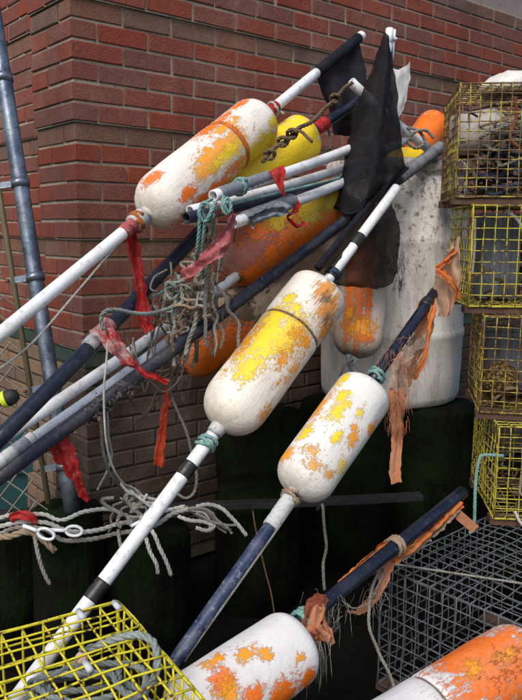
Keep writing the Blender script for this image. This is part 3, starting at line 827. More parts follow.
    for oo, X, Y, Z, W, nme, lab in ((o1, X1, Y1, Z1, .38, 70, 'brown weed and shell debris inside the top trap'), (o2, X2, Y2, Z2, .36, 40, 'brown weed debris inside the second trap from the top'), (o3, X3, Y3, Z3, .36, 26, 'brown weed debris beside the net ball'), (o4, X4, Y4, Z4, .40, 30, 'brown weed debris in the lowest yellow trap')):
        qq = random.Random(nme); out = []
        for i in range(nme * 3):
            c = oo + X * qq.uniform(.03, .42) + Y * qq.uniform(.04, W - .03) + Z * abs(qq.gauss(0, .10 if nme == 70 else .05))
            d = V((qq.gauss(0, 1), qq.gauss(0, 1), qq.gauss(0, .5))).normalized(); L = qq.uniform(.02, .06); e = V((qq.gauss(0, .012), qq.gauss(0, .012), qq.gauss(0, .012)))
            out.append(ribbon([c, c + d * L * .5 + e, c + d * L], qq.uniform(.006, .018), V((qq.gauss(0, 1), qq.gauss(0, 1), qq.gauss(0, 1))), 2, .003, i, .02))
        tag(mk('weed_debris', merge(out), M_WEED), lab, 'debris', None, 'stuff')
    # teal rope from trap 4 corner down to the grey trap
    zz = zt + .008
    e = atz(474, 526, zz)
    P = [o4 + Z4 * .205 + X4 * .015 - Y4 * .01, U(484, 455, 2.30), U(479, 461, 2.29), U(476, 480, 2.29), U(475, 500, 2.28), e, atz(470, 533, zz)]
    mk_rope('teal rope hanging from the lowest yellow trap onto the grey trap', P, .0055, M_RTEAL)
    # white sack on the roof of the top trap
    q = o1 + X1 * .20 + Y1 * .20 + Z1 * (H1 + .006)
    v, f = lathe([(0, .02), (.002, .12), (.02, .125), (.045, .10), (.06, .06), (.066, .01)], 28, .25, 9)
    v = [q + V((p.x, p.y * .8, p.z)) + V(mnoise.noise_vector(p * 30)) * .006 for p in v]
    tag(mk('plastic_sack', (v, f), M_SCRAP), 'crumpled white sack on the roof of the top trap', 'sack')
def ball_geo(c, r, seed):
    v, f = lathe([(-r, .004)] + [(-r * math.cos(math.pi * i / 16), r * math.sin(math.pi * i / 16)) for i in range(1, 16)] + [(r, .004)], 32, .12, seed)
    return [c + p for p in v], f
def jug_geo(c):
    M = Matrix.Rotation(R(80), 3, 'Y')
    v, f = lathe([(-.11, .05), (-.105, .065), (.03, .068), (.07, .055), (.09, .022), (.11, .02), (.112, .012)], 28, .05, 2)
    return [c + M @ p for p in v], f
def bait_box(c, a, b, h, yaw):
    M = Matrix.Rotation(yaw, 3, 'Z'); parts = []
    for i in range(4): parts.append(box(c + M @ V((-a / 2 + a * (i + .5) / 4, 0, h / 2)), a / 4 - .006, b, h, M))
    parts.append(box(c + M @ V((0, 0, h + .004)), a + .004, b + .006, .012, M)); parts.append(box(c + M @ V((0, 0, h * .5)), a - .002, b - .008, h - .01, M))
    return merge(parts)
def mk_rope(label, P, r, mat, jit=.0, group=None, seed=0, cat='rope', name='rope'):
    return tag(mk(name, rope_geo(P, r, jit, 5, seed), mat), label, cat, group)
M_JUG = grime_mat('stained_jug', (0.46, 0.44, 0.40), (0.14, 0.10, 0.07), .8, 12, .6, .3, .6)
M_WEED = grime_mat('dried_weed', (0.10, 0.065, 0.035), (0.03, 0.02, 0.015), .6, 30, .85, .2, .5, c2=(0.17, 0.13, 0.09))
M_PALEBLUE = grime_mat('pale_blue_plastic', (0.11, 0.13, 0.155), (0.05, 0.04, 0.03), .8, 14, .7, .2, .6, c2=(0.07, 0.075, 0.08))
def knit():
    t = NT('brown_twine'); p = t.coord('Object'); w1 = t.n('ShaderNodeTexVoronoi', {'Vector': p, 'Scale': 95.0}).outputs[0]
    x = t.mix(t.ramp(w1, .2, .6), (0.22, 0.14, 0.05), (0.04, 0.025, 0.012)); t.bump(w1, -.004, 1.0); return t.fin(x, .9, .1)
M_KNITB = knit()
stack()

def front_trap():
    zt = .46
    far = atz(118, 602, zt); right = atz(205, 702, zt); left = atz(-60, 682, zt)
    e1 = right - far; e2 = left - far
    # square it up: near-right edge direction as local x
    yaw = math.atan2(e1.y, e1.x)
    X = V((math.cos(yaw), math.sin(yaw), 0)); Y = V((-math.sin(yaw), math.cos(yaw), 0))
    W = .50; L = .90
    corner = V((far.x, far.y, 0)) - Y * W if e2.dot(Y) < 0 else V((far.x, far.y, 0))
    t, o, X, Y, Z, Hh = trap('bright yellow wire trap in the lower left foreground', corner, yaw, L, W, zt, .040, .0025, M_YEL, 'wire lobster traps', 51, True)
    mk('divider', wire_grid(o + X * .42, Y * W, Z * Hh, 12, 9, .0018, 7), M_YEL, t)
    d = Y if e2.dot(Y) > 0 else -Y
    f0 = V((far.x, far.y, o.z))
    for k, s in enumerate((.012, .2)):
        q = f0 + X * (.012 + .19 * k) + d * (.01 + .13 * k) + V((0, 0, Hh + .002))
        mk('corner_clip', tube([q - X * .012, q + X * .022], .0065, 10), M_PVCG, t)
    mk('corner_clip', tube([f0 + X * .0 + d * .09 + V((0, 0, Hh + .004)), f0 + X * .035 + d * .09 + V((0, 0, Hh + .002))], .007, 10), M_PVCG, t)
    for i in range(3):
        c = f0 + X * (.20 + .1 * i) + d * (.14 + .06 * (i % 2)) + V((0, 0, Hh - .06 - .05 * i))
        mk_rope(['grey green rope tangled just under the mesh of the front yellow trap', 'pale rope coil inside the front yellow trap', 'dark tan rope at the bottom of the front yellow trap'][i], coil(c, .13, .09, .025, 5, 70 + i), .007, [M_RTEALG, M_RGREY, M_RTAN][i])
    P = [f0 + X * .10 + d * .12 + Z * (Hh - .03), f0 + X * .16 + d * .04 + Z * (Hh + .012), f0 + X * .20 + d * .01 + Z * (Hh + .014), f0 + X * .235 + d * .012 + Z * (Hh + .0), f0 + X * .26 + d * .03 + Z * (Hh - .03), f0 + X * .27 + d * .08 + Z * (Hh - .06)]
    mk_rope('thick grey rope loop over the edge of the front yellow trap', P, .0085, M_RTEALG)
    tag(mk('float_bead', ball_geo(f0 + X * .155 + d * .135 + Z * (Hh - .010), .013, 4), M_PINK), 'small pinkish float bead inside the front yellow trap', 'bead')
M_RTEALG = rope_mat('grey_green_rope', (0.26, 0.30, 0.29), (0.12, 0.14, 0.13))
M_PINK = grime_mat('pinkish_foam', (0.50, 0.34, 0.28), (0.20, 0.14, 0.10), .4, 30, .7)
front_trap()

# ------------------------------------------------------------------ buoys on poles
def bullet(L, Rr, br=1.0, tr=.35, groove=None, gd=.10, gw=.022, taper=0.0, hole=.2):
    """float profile from its round nose (z=0) to its blunt end"""
    pr = []
    n = 14; B = Rr * br; T = Rr * tr
    r_at = lambda z: Rr * (1 - taper * (1 - z / L))
    for i in range(n + 1):
        a = math.pi / 2 * i / n
        z = B * (1 - math.cos(a)); pr.append((z, max(Rr * hole, r_at(z) * math.sin(a) ** .82)))
    zz = B
    m = 18
    for i in range(1, m):
        z = B + (L - T - B) * i / m; pr.append((z, r_at(z)))
    n2 = 9
    for i in range(n2 + 1):
        a = math.pi / 2 * i / n2
        z = L - T + T * math.sin(a); pr.append((z, max(Rr * hole, r_at(z) - T * (1 - math.cos(a)))))
    pr.append((L, Rr * hole))
    if groove is not None:
        g = groove * L
        pr = [p for p in pr if abs(p[0] - g) > gw * 1.1]
        rr = r_at(g)
        pr += [(g - gw, rr), (g - gw * .6, rr * (1 - gd * .35)), (g - gw * .35, rr * (1 - gd)), (g, rr * (1 - gd * 1.15)), (g + gw * .35, rr * (1 - gd)), (g + gw * .6, rr * (1 - gd * .35)), (g + gw, rr)]
        pr.sort()
    return pr
def frame_M(p, axis, twist=0.0):
    Z = axis.normalized(); X = (CAM - p); X = (X - Z * X.dot(Z)).normalized(); Y = Z.cross(X)
    M = Matrix((X, Y, Z)).transposed().to_4x4(); M.translation = p
    return M @ Matrix.Rotation(twist, 4, 'Z')
def float_on(t, a, b, Rr, mat_fn, seed, **kw):
    L = (b - a).length
    M = frame_M(a, b - a)
    return mk('float', lathe(bullet(L, Rr, **kw), 56, .035, seed), mat_fn(Rr, L), t, True, M)
def seg(L3, p, q, r, mat, t, name='pole', hollow=False, sides=18):
    a, b = L3.at(*p), L3.at(*q); n = max(2, int((b - a).length / .05))
    P = [a.lerp(b, i / n) for i in range(n + 1)]
    if 'tape' in name or name == 'collar':
        n = max(5, int((b - a).length / .004)); P = [a.lerp(b, i / n) for i in range(n + 1)]
        ra = [r * (1 + .05 * mnoise.noise(V((i * .45, r * 900, 0))) + (.03 if (i // 3) % 2 else 0)) for i in range(n + 1)]
        return mk(name, tube(P, ra, sides), mat, t)
    return mk(name, pipe(P, r, r * .72) if hollow else tube(P, r, sides), mat, t)
def knot(c, axis, r, rr, turns, mat, t, name='lashing'):
    Z = axis.normalized(); X = Z.orthogonal().normalized(); Y = Z.cross(X); P = []
    n = int(turns * 10)
    for i in range(n + 1):
        a = 2 * math.pi * i / 10; k = (i / n - .5)
        P.append(c + (X * math.cos(a) + Y * math.sin(a)) * (r + rr * .8 + .0015 * math.sin(i * 2.3)) + Z * (k * turns * rr * 1.9 + .003 * math.sin(i)))
    return mk(name, rope_geo(P, rr, 0, 5), mat, t)

ORG = (0.84, 0.165, 0.003); YLW = (0.86, 0.60, 0.005); AMB = (0.86, 0.32, 0.004)

# --- tall white and orange buoy with flag (upper left)
LA = Line3((-14, 346, 1.62), (361, 36, 2.62))
ta = thing('lobster_buoy', 'white buoy with orange patches, topmost, on a white pole with a black flag', 'buoy', LA.at(-14, 346), 'buoys on poles')
fa0, fa1 = LA.at(144, 211), LA.at(258, 113)
RA = .0790
float_on(ta, fa0, fa1, RA, lambda r, L: buoy_mat('buoy_top', r, L, WHITE, [
    (AMB, [(-.05, .50, .55, .28), (.15, .36, .4, .14), (-.62, .62, .3, .16), (.9, .80, .5, .25)], 26, 2.4, .42),
    (ORG, [(.86, .32, .30, .36), (.35, .17, .3, .10), (-.75, .10, .22, .08), (.75, .55, .30, .22), (-.9, .62, .18, .2), (-.9, .86, .16, .16)], 24, 2.0, .38),
    (YLW, [(.85, .78, .65, .30), (.4, .93, .3, .1), (.2, .52, .4, .2)], 34, 2.0, .40), (ORG, [(0, .4, 2.2, .9)], 50, 2.2, 1.6)], .26, (.655, .022, (.52, .13, .015))), 1, br=1.05, tr=.62, groove=.655, gd=.06, gw=.014)
seg(LA, (-14, 346), (133, 221), .0165, M_PVC, ta)
seg(LA, (266, 106), (319, 70), .0165, M_PVC, ta, 'flag_stick')
seg(LA, (317, 71), (360, 37), .0145, M_PVC, ta, 'flag_stick')
c = LA.at(361, 36); mk('end_cap', ball_geo(c, .0165, 2), M_PVC, ta)
seg(LA, (131, 222), (140, 214), .024, M_WTAPE, ta, 'collar'); knot(LA.at(134, 219), LA.dir(), .0185, .006, 2, M_RORANGE, ta, 'rope_collar')
seg(LA, (264, 108), (271, 101), .0185, M_REDTAPE, ta, 'tape_band'); knot(LA.at(268, 104), LA.dir(), .0175, .0042, 1.6, M_RWHITE, ta)
mk('rope_end', rope_geo([LA.at(270, 103) + V((.02, 0, .01)), U(275, 105, 2.3), U(279, 110, 2.3), U(284, 114, 2.29)], .0038), M_RWHITE, ta)
seg(LA, (121, 231), (133, 220), .0185, M_REDPALE, ta, 'tape_band')
mk('tape_streamer', ribbon([LA.at(126, 226) - fwd * .02, U(132, 240, 1.93), U(136, 262, 1.94), U(141, 290, 1.95), U(143, 312, 1.96), U(149, 332, 1.97)], lambda u: .036 - .010 * u + .006 * math.sin(u * 9), crump=.006, seed=3, fold=.007), M_REDTAPE, ta)
# black flag sleeve and cloth
g0, g1 = LA.at(315, 71), LA.at(358, 38)
mk('flag_sleeve', tube([g0.lerp(g1, i / 8) for i in range(9)], .0185, 14), M_FLAG, ta)
def hang(p, q, down, n=4, sway=V((0, 0, 0))): return [[p.lerp(q, i / n) + (down * k + sway * k * k) for i in range(n + 1)] for k in (0, .33, .66, 1)]
G = [[U(314, 73, 2.47), U(329, 62, 2.52), U(344, 51, 2.58), U(359, 39, 2.62)],
     [U(322, 92, 2.50), U(336, 84, 2.50), U(350, 76, 2.57), U(365, 66, 2.60)],
     [U(330, 112, 2.54), U(343, 108, 2.50), U(356, 102, 2.54), U(369, 92, 2.58)],
     [U(333, 136, 2.58), U(347, 136, 2.61), U(360, 130, 2.52), U(372, 124, 2.56)]]
mk('flag_cloth', sheet(G, .006, 4, 8, lambda u, v: fwd * (.012 * math.sin(u * 11 + v * 3) * v)), M_FLAG, ta)

# --- yellow buoy behind
LB = Line3((205, 201, 2.24), (362, 99, 2.46))
tb_ = thing('lobster_buoy', 'bright yellow buoy with a white nose, wedged behind the pipe bundle', 'buoy', LB.at(205, 201), 'buoys on poles')
float_on(tb_, LB.at(222, 192), LB.at(312, 134), .078, lambda r, L: buoy_mat('buoy_yellow', r, L, WHITE, [
    (YLW, [(.2, .40, 1.8, .70), (.9, .7, .8, .6), (0, .2, 1.8, .6)], 14, 1.2, .02), (AMB, [(1.0, .5, .3, .5)], 24, 1.6, .45)], .12), 2, br=1.1, tr=.6)
seg(LB, (205, 201), (228, 188), .017, M_NAVY, tb_); seg(LB, (316, 131), (360, 100), .017, M_NAVY, tb_)
seg(LB, (317, 131), (328, 124), .0215, M_REDTAPE, tb_, 'collar')
mk('rope_end', rope_geo([LB.at(326, 124) - fwd * .02, U(329, 133, 2.52), U(331, 142, 2.52), U(330, 149, 2.5)], .004), M_RGREY, tb_)

# --- central large buoy
LC = Line3((11, 706, 1.64), (396, 189, 2.36))
tc = thing('lobster_buoy', 'largest white buoy with yellow paint patches in the centre, on a white pole', 'buoy', LC.at(11, 706), 'buoys on poles')
RC = .0905
float_on(tc, LC.at(207, 418), LC.at(316, 284), RC, lambda r, L: buoy_mat('buoy_centre', r, L, WHITE, [
    (YLW, [(-.45, .48, .80, .34), (.0, .56, .65, .24), (-.6, .62, .5, .16), (-.35, .30, .45, .16), (-.65, .76, .25, .07), (-.3, .72, .3, .06)], 34, 2.1, .42),
    (AMB, [(.55, .60, .60, .18), (-.85, .42, .26, .34), (.2, .60, .55, .14), (.62, .34, .2, .10), (.85, .18, .35, .14), (.3, .45, .5, .2), (.75, .45, .3, .2)], 44, 2.0, .72),
    ((.72, .27, .02), [(.15, .90, .50, .11), (.55, .84, .45, .15), (.85, .76, .25, .12)], 46, 1.6, .36, .12),
    ((.20, .12, .06), [(.30, .88, .5, .12), (.7, .80, .4, .14)], 60, 1.6, .72, .10),
    (ORG, [(0, .4, 2.2, .9)], 50, 2.4, 1.62)], .26, (.672, .010, (.16, .09, .05))), 4, br=1.0, tr=.36, groove=.672, gd=.055, gw=.012)
seg(LC, (11, 706), (204, 428), .0185, M_PVC, tc)
for p, q in (((97, 576), (83, 595)), ((176, 472), (185, 459))): seg(LC, q if q[0] < p[0] else p, p if q[0] < p[0] else q, .0196, M_TAPE, tc, 'tape_band')
knot(LC.at(199, 438), LC.dir(), .0190, .0052, 3, M_RTEAL, tc); seg(LC, (206, 427), (212, 419), .0215, M_WTAPE, tc, 'collar')
seg(LC, (322, 280), (397, 188), .0160, M_PVC, tc, 'flag_stick'); knot(LC.at(329, 271), LC.dir(), .0165, .0045, 2, M_RBLUE, tc)
for p, q in (((348, 242), (356, 233)), ((326, 274), (331, 268))): seg(LC, p, q, .0195, M_TAPE, tc, 'tape_band')
D0 = V((0, 0, 0))
G = [[U(384, 186, 2.380), U(369, 206, 2.320), U(353, 226, 2.260), U(336, 247, 2.200), U(322, 265, 2.150)],
     [U(390, 200, 2.410), U(377, 220, 2.360), U(362, 240, 2.290), U(346, 258, 2.230), U(327, 271, 2.170)],
     [U(398, 222, 2.470), U(388, 240, 2.410), U(374, 255, 2.330), U(356, 268, 2.260), U(329, 277, 2.190)],
     [U(399, 252, 2.490), U(395, 266, 2.450), U(380, 276, 2.370), U(362, 280, 2.290), U(331, 281, 2.200)],
     [U(398, 272, 2.490), U(392, 283, 2.450), U(378, 289, 2.380), U(360, 288, 2.300), U(332, 284, 2.210)]]
mk('flag_cloth', sheet(G, .007, 8, 8, lambda u, v: fwd * (.014 * math.sin(v * 9 + u * 4) * v)), M_RUSTNET, tc)
seg(Line3((318, 268, 2.17), (386, 184, 2.42)), (318, 268), (386, 184), .012, M_FLAG, tc, 'flag_sleeve')
stuff(mk('frayed_threads', merge([fuzz(U(398, 262, 2.43), .018, 70, .05, .0005, 3), fuzz(U(399, 280, 2.43), .008, 30, .05, .0006, 5, .9)]), M_TAPE, tc))

# --- right buoy on the blue pole
LD = Line3((168, 672, 1.60), (438, 288, 2.30))
td = thing('lobster_buoy', 'white buoy flecked with yellow, hanging in front of the barrel foot on a blue pole', 'buoy', LD.at(168, 672), 'buoys on poles')
float_on(td, LD.at(295, 493), LD.at(369, 391), .0815, lambda r, L: buoy_mat('buoy_right', r, L, (0.70, 0.70, 0.68), [
    (YLW, [(-.35, .60, .40, .22), (-.5, .72, .32, .12), (-.8, .36, .25, .12), (.1, .42, .25, .10), (.25, .68, .2, .10), (.75, .28, .3, .12), (-.85, .86, .2, .14)], 36, 2.0, .50),
    (AMB, [(.55, .50, .38, .16), (-.9, .15, .35, .12), (.35, .56, .2, .07), (.88, .70, .25, .16), (-.9, .6, .2, .3)], 40, 2.0, .62),
    ((.74, .34, .03), [(.0, .15, .7, .13), (-.3, .22, .6, .12), (.5, .18, .6, .10)], 64, 2.2, .70),
    (YLW, [(0, .5, 2.2, .9)], 60, 2.4, 1.6)], .24, None), 6, br=.75, tr=.34, taper=.04)
seg(LD, (168, 672), (286, 505), .0172, M_BLUE, td); seg(LD, (270, 527), (290, 499), .0205, M_WTAPE, td, 'tape_wrap')
knot(LD.at(290, 497), LD.dir(), .019, .0050, 2, M_RTAN, td)
mk('cord', rope_geo([LD.at(291, 498) - fwd * .0 + cr * .022, LD.at(262, 540) + cr * .021 - fwd * .006, LD.at(225, 595) + cr * .019 - fwd * .008, LD.at(176, 662) + cr * .019], .0028), M_RGREY, td)
seg(LD, (372, 385), (436, 291), .0165, M_NAVY, td, 'flag_stick'); knot(LD.at(377, 377), LD.dir(), .0185, .0048, 3, M_RTEAL, td)
seg(LD, (425, 307), (429, 301), .020, M_TAPE, td, 'tape_band')
mk('orange_flag', ribbon([LD.at(430, 300) + fwd * .04, U(424, 330, 2.27), U(416, 352, 2.22), U(406, 372, 2.15), U(398, 392, 2.06), U(396, 415, 2.04), U(397, 440, 2.03), U(395, 472, 2.02), U(397, 483, 2.02)], lambda u: .029 if u > .70 else .046 + .012 * math.sin(u * 14), crump=.0035, seed=12, fold=.003, rag=.002), M_PEACH, td)
mk('orange_flag', ribbon([U(428, 303, 2.29), U(408, 326, 2.25), U(393, 348, 2.20), U(384, 366, 2.16), U(378, 380, 2.12)], lambda u: .014 + .006 * math.sin(u * 7), crump=.004, seed=19, fold=.004), M_ORANGE, td)
mk('orange_flag', ribbon([U(435, 298, 2.26), U(430, 325, 2.22), U(428, 345, 2.20), U(422, 362, 2.18), U(414, 378, 2.17)], lambda u: .016 + .006 * math.sin(u * 9), crump=.005, seed=23, fold=.004), M_ORANGE, td)
mk('grey_rag', ribbon([U(424, 332, 2.28), U(416, 345, 2.20), U(404, 356, 2.10), U(399, 375, 2.07), U(401, 395, 2.05)], lambda u: .05 - .02 * abs(u - .5), crump=.010, seed=31, fold=.010, rag=.01), M_NETRAG, td)
stuff(mk('frayed_threads', merge([fuzz(U(402, 360, 2.06), .03, 90, .07, .0005, 11), fuzz(U(397, 398, 2.03), .018, 150, .05, .0005, 13, .9), fuzz(U(397, 425, 2.02), .011, 80, .045, .0005, 15, 1.2)]), M_PEACH, td))

# --- bottom buoy
M_REDDARK0 = cloth_mat('dull_red_wrap', (0.26, 0.05, 0.035), (0.40, 0.14, 0.07), (0.10, 0.04, 0.03))
LE = Line3((150, 744, 1.38), (463, 492, 2.08))
te = thing('lobster_buoy', 'white and orange buoy at the bottom edge below the dark pole', 'buoy', LE.at(150, 744), 'buoys on poles')
float_on(te, U(172, 730, 1.42), U(298, 643, 1.64), .0830, lambda r, L: buoy_mat('buoy_bottom', r, L, (0.68, 0.68, 0.68), [
    (ORG, [(.75, .62, .42, .20), (.45, .42, .35, .16), (.9, .36, .4, .2), (-.3, .30, .4, .1), (.8, .84, .25, .08)], 22, 1.9, .32),
    (AMB, [(-.55, .52, .35, .10), (-.2, .62, .25, .06), (.0, .28, .5, .12), (-.75, .34, .2, .12), (.3, .80, .2, .06)], 34, 2.4, .44)], .22, None), 8, br=.8, tr=.40)
seg(LE, (150, 744), (180, 719), .017, M_PVC, te)
seg(LE, (301, 626), (463, 492), .0178, M_NAVY, te, 'flag_stick'); knot(LE.at(306, 622), LE.dir(), .020, .0055, 3, M_RTEAL, te)
knot(LE.at(397, 546), LE.dir(), .019, .0048, 3, M_RTAN, te)
mk('orange_flag', ribbon([U(300, 640, 1.60), U(312, 622, 1.62), U(318, 606, 1.65), U(322, 625, 1.64), U(328, 634, 1.63), U(322, 640, 1.62), U(314, 628, 1.61)], lambda u: .032 + .01 * math.sin(u * 9), crump=.008, seed=41, fold=.008), M_ORANGEDARK := M_PEACH, te)
mk('red_wrap', ribbon([U(303, 618, 1.64), U(314, 612, 1.65), U(321, 620, 1.65), U(318, 634, 1.63), U(308, 632, 1.62)], .030, crump=.009, seed=43, fold=.009), M_REDDARK := grime_mat('dull_red_cloth', (0.20, 0.035, 0.03), (0.08, 0.03, 0.03), .6, 20, .85, .2), te)
mk('orange_flag', ribbon([U(456, 502, 2.05), U(436, 519, 2.0), U(416, 533, 1.96), U(398, 546, 1.92), U(380, 558, 1.89), U(362, 572, 1.85), U(346, 588, 1.80), U(330, 606, 1.74)], lambda u: .014 + .005 * math.sin(u * 12), wdir=cu, crump=.004, seed=47, fold=.004), M_ORANGE, te)
mk('orange_flag', ribbon([U(462, 503, 2.04), U(440, 524, 1.98), U(420, 541, 1.93), U(404, 553, 1.90), U(394, 562, 1.88)], lambda u: .024 - .006 * u, wdir=cu, crump=.005, seed=48, fold=.004), M_ORANGE, te)
mk('orange_flag', ribbon([U(392, 538, 1.93), U(378, 549, 1.89), U(362, 562, 1.85), U(348, 576, 1.81), U(338, 590, 1.77)], lambda u: .016 + .004 * math.sin(u * 9), wdir=cu, crump=.005, seed=49, fold=.004), M_ORANGE, te)
mk('red_wrap', ribbon([U(324, 596, 1.68), U(312, 606, 1.64), U(306, 622, 1.62), U(316, 636, 1.61), U(330, 632, 1.63)], lambda u: .026 + .008 * math.sin(u * 7), crump=.008, seed=50, fold=.007), M_REDDARK0, te)
mk('orange_flag', ribbon([U(392, 556, 1.90), U(386, 572, 1.88), U(380, 590, 1.86), U(372, 600, 1.85), U(362, 610, 1.82), U(350, 612, 1.80)], lambda u: .026 - .008 * u, crump=.005, seed=53, fold=.005), M_PEACH, te)
mk('grey_rag', ribbon([U(452, 506, 2.03), U(432, 530, 1.99), U(412, 548, 1.95), U(392, 560, 1.91), U(375, 574, 1.88)], lambda u: .040 * (1 - u) + .014, wdir=cr, crump=.008, seed=59, fold=.008, rag=.006), M_NETRAG, te)
mk('lath', box(U(467, 522, 2.02), .062, .008, .026, Matrix.Rotation(R(40), 3, 'Y')), M_PEACH, te, False)
stuff(mk('frayed_threads', merge([fuzz(U(328, 612, 1.70), .022, 70, .06, .0005, 21, .4), fuzz(U(372, 596, 1.84), .016, 40, .05, .0005, 22, .4), fuzz(U(318, 640, 1.62), .012, 40, .10, .0006, 23, 1.2)]), M_RGREY, te))
mk('net_twine', rope_geo([U(308, 604, 1.68), U(322, 598, 1.70), U(340, 600, 1.74), U(352, 608, 1.76), U(364, 606, 1.8), U(372, 598, 1.83), U(384, 574, 1.87)], .0022), M_RGREY, te)

# --- bottom right orange buoy
LF = Line3((344, 772, 1.38), (526, 653, 1.66))
tf = thing('lobster_buoy', 'orange buoy with a white nose section in the lower right corner', 'buoy', LF.at(344, 772), 'buoys on poles')
float_on(tf, LF.at(344, 772), LF.at(526, 653), .0800, lambda r, L: buoy_mat('buoy_corner', r, L, (0.62, 0.63, 0.64), [
    (ORG, [(-.1, .72, 1.6, .32), (.2, .88, 1.5, .35), (-.6, .68, 1.0, .26)], 30, 1.7, .30, .35), (AMB, [(-.35, .62, .4, .12), (.2, .20, .3, .06), (-.2, .80, .35, .12)], 40, 2.2, .62, .4), ((.5, .12, .01), [(0, .75, 1.6, .5)], 50, 2.2, 1.05, .3)], .2, (.43, .006, (.16, .12, .09))), 9, br=.8, tr=.5, groove=.43, gd=.05, gw=.010)
seg(LF, (330, 783), (356, 766), .017, M_PVC, tf)

# --- buoy hanging in front of the barrel
LG = Line3((357, 359, 2.47), (366, 214, 2.60))
tg = thing('lobster_buoy', 'grubby white buoy with orange stripes hanging nose down before the barrel', 'buoy', LG.at(357, 359), 'loose buoys in the heap')
float_on(tg, LG.at(357, 357), LG.at(366, 216), .0855, lambda r, L: buoy_mat('buoy_hanging', r, L, (0.56, 0.50, 0.42), [
    (ORG, [(-.05, .45, .22, .60), (.30, .50, .18, .55), (-.42, .42, .26, .46), (.25, .10, .4, .05)], 30, 1.2, .22), (AMB, [(0, .16, 1.0, .10), (-.4, .24, .3, .10)], 34, 2.2, .40)], .35, None), 12, br=.85, tr=.2, hole=.12)
mk('hanger', ribbon([U(352, 356, 2.43), U(350, 366, 2.43), U(356, 374, 2.42)], lambda u: .035 - .02 * u, crump=.006, seed=3, fold=.006), M_GTAPE, tg)
mk('cord', rope_geo([LG.at(357, 358), U(346, 364, 2.37), U(340, 378, 2.37), U(337, 392, 2.38), U(331, 402, 2.4)], .004), M_RGREY, tg)
mk('cord', rope_geo([LG.at(366, 218), U(368, 200, 2.50), U(372, 180, 2.46), U(380, 168, 2.42)], .005), M_RGREY, tg)

# --- loose old buoys in the heap
def loose(label, a, b, Rr, matf, seed, **kw):
    p, q = U(*a), U(*b)
    t = thing('lobster_buoy', label, 'buoy', p, 'loose buoys in the heap')
    float_on(t, p, q, Rr, matf, seed, **kw); return t
loose('faded maroon and orange buoy below the pipe bundle', (222, 272, 2.36), (338, 196, 2.52), .088, lambda r, L: buoy_mat('buoy_maroon', r, L, (0.34, 0.085, 0.06), [
    (ORG, [(.9, .5, .80, 1.0), (-.2, .80, 1.0, .4), (.3, .66, .8, .45), (-.5, .45, .5, .3)], 24, 2.0, .20), ((.62, .45, .03), [(-.2, .72, .6, .26), (.1, .88, .6, .2), (-.5, .5, .4, .2)], 24, 2.2, .28)], .7, None, (.10, .08, .07)), 14, br=.9)
loose('bright orange buoy with dark growth beneath the dark poles', (184, 366, 2.32), (250, 324, 2.44), .066, lambda r, L: buoy_mat('buoy_orange', r, L, (0.10, 0.075, 0.05), [
    (ORG, [(.25, .35, 1.2, .7), (.6, .1, 1.0, .4), (.5, .6, .7, .4)], 18, 1.5, .22)], .6, None, (.06, .045, .035)), 16, br=.9)
loose('bare cream buoy with brown stains behind the central buoy', (222, 330, 2.42), (318, 258, 2.62), .092, lambda r, L: buoy_mat('buoy_cream', r, L, (0.42, 0.32, 0.22), [((.14, .09, .05), [(-.6, .4, .5, .4), (0, .1, .7, .2)], 14, 2.0, .4)], .6, None, (.12, .08, .05)), 18, br=.8)
loose('dull pinkish white buoy behind the net flag staff', (322, 262, 2.56), (352, 205, 2.64), .075, lambda r, L: buoy_mat('buoy_pink', r, L, (0.55, 0.46, 0.42), [], .4), 20, br=.8)
loose('orange buoy lying against the wall beyond the pipe ends', (414, 152, 2.82), (438, 118, 2.90), .062, lambda r, L: buoy_mat('buoy_far_orange', r, L, (0.60, 0.22, 0.05), [((.68, .60, .5), [(-.4, .8, .5, .3)], 20, 2, .3), (ORG, [(0, .5, 1.4, .7)], 14, 1.4, .2)], .35), 22, br=.9, tr=.8)
loose('yellow buoy lying on the barrel lid behind the net flag', (388, 166, 2.78), (426, 158, 2.86), .055, lambda r, L: buoy_mat('buoy_far_yellow', r, L, (0.62, 0.50, 0.10), [(YLW, [(0, .5, 1.4, .7)], 14, 1.4, .2)], .35), 24, br=.9)

# ------------------------------------------------------------------ loose poles
def pole(label, a, b, r, mat, hollow=False, bands=(), group='loose poles in the heap', taper=1.0, sag=0.007):
    L = Line3(a, b); t = thing('pole', label, 'pole', L.a, group)
    n = max(3, int((L.b - L.a).length / .05)); P = [L.a.lerp(L.b, i / n) + V((0, 0, -sag * math.sin(math.pi * i / n))) for i in range(n + 1)]
    mk('shaft', pipe(P, r, r * .72) if hollow else tube(P, r, 18), mat, t)
    for (p, q, m, k) in bands: seg(L, p, q, r * k, m, t, 'tape_band')
    return t, L
t, L1 = pole('thick navy pole with red and white tape, rising from the left edge', (-12, 450, 1.64), (203, 228, 2.20), .0195, M_NAVY, bands=[((94, 337), (108, 322), M_REDWHITE, 1.10), ((86, 345), (94, 337), M_WTAPE, 1.06)])
mk('tape_streamer', ribbon([U(98, 325, 1.85), U(106, 334, 1.84), U(115, 346, 1.84), U(124, 356, 1.85), U(134, 366, 1.86)], lambda u: .050 - .022 * u, crump=.007, seed=61, fold=.006), M_REDWHITE, t)
mk('tape_streamer', ribbon([U(131, 362, 1.86), U(144, 372, 1.87), U(156, 378, 1.88), U(168, 383, 1.89)], lambda u: .020 - .006 * u, crump=.006, seed=63, fold=.004, wdir=cu), M_REDTAPE, t)
t, L2 = pole('long white plastic pole ending in a rusty wire loop', (-12, 448, 1.76), (241, 273, 2.34), .0158, M_PVC)
knot(L2.at(238, 275), L2.dir(), .0165, .0035, 3, M_RORANGE, t, 'wire_loop')
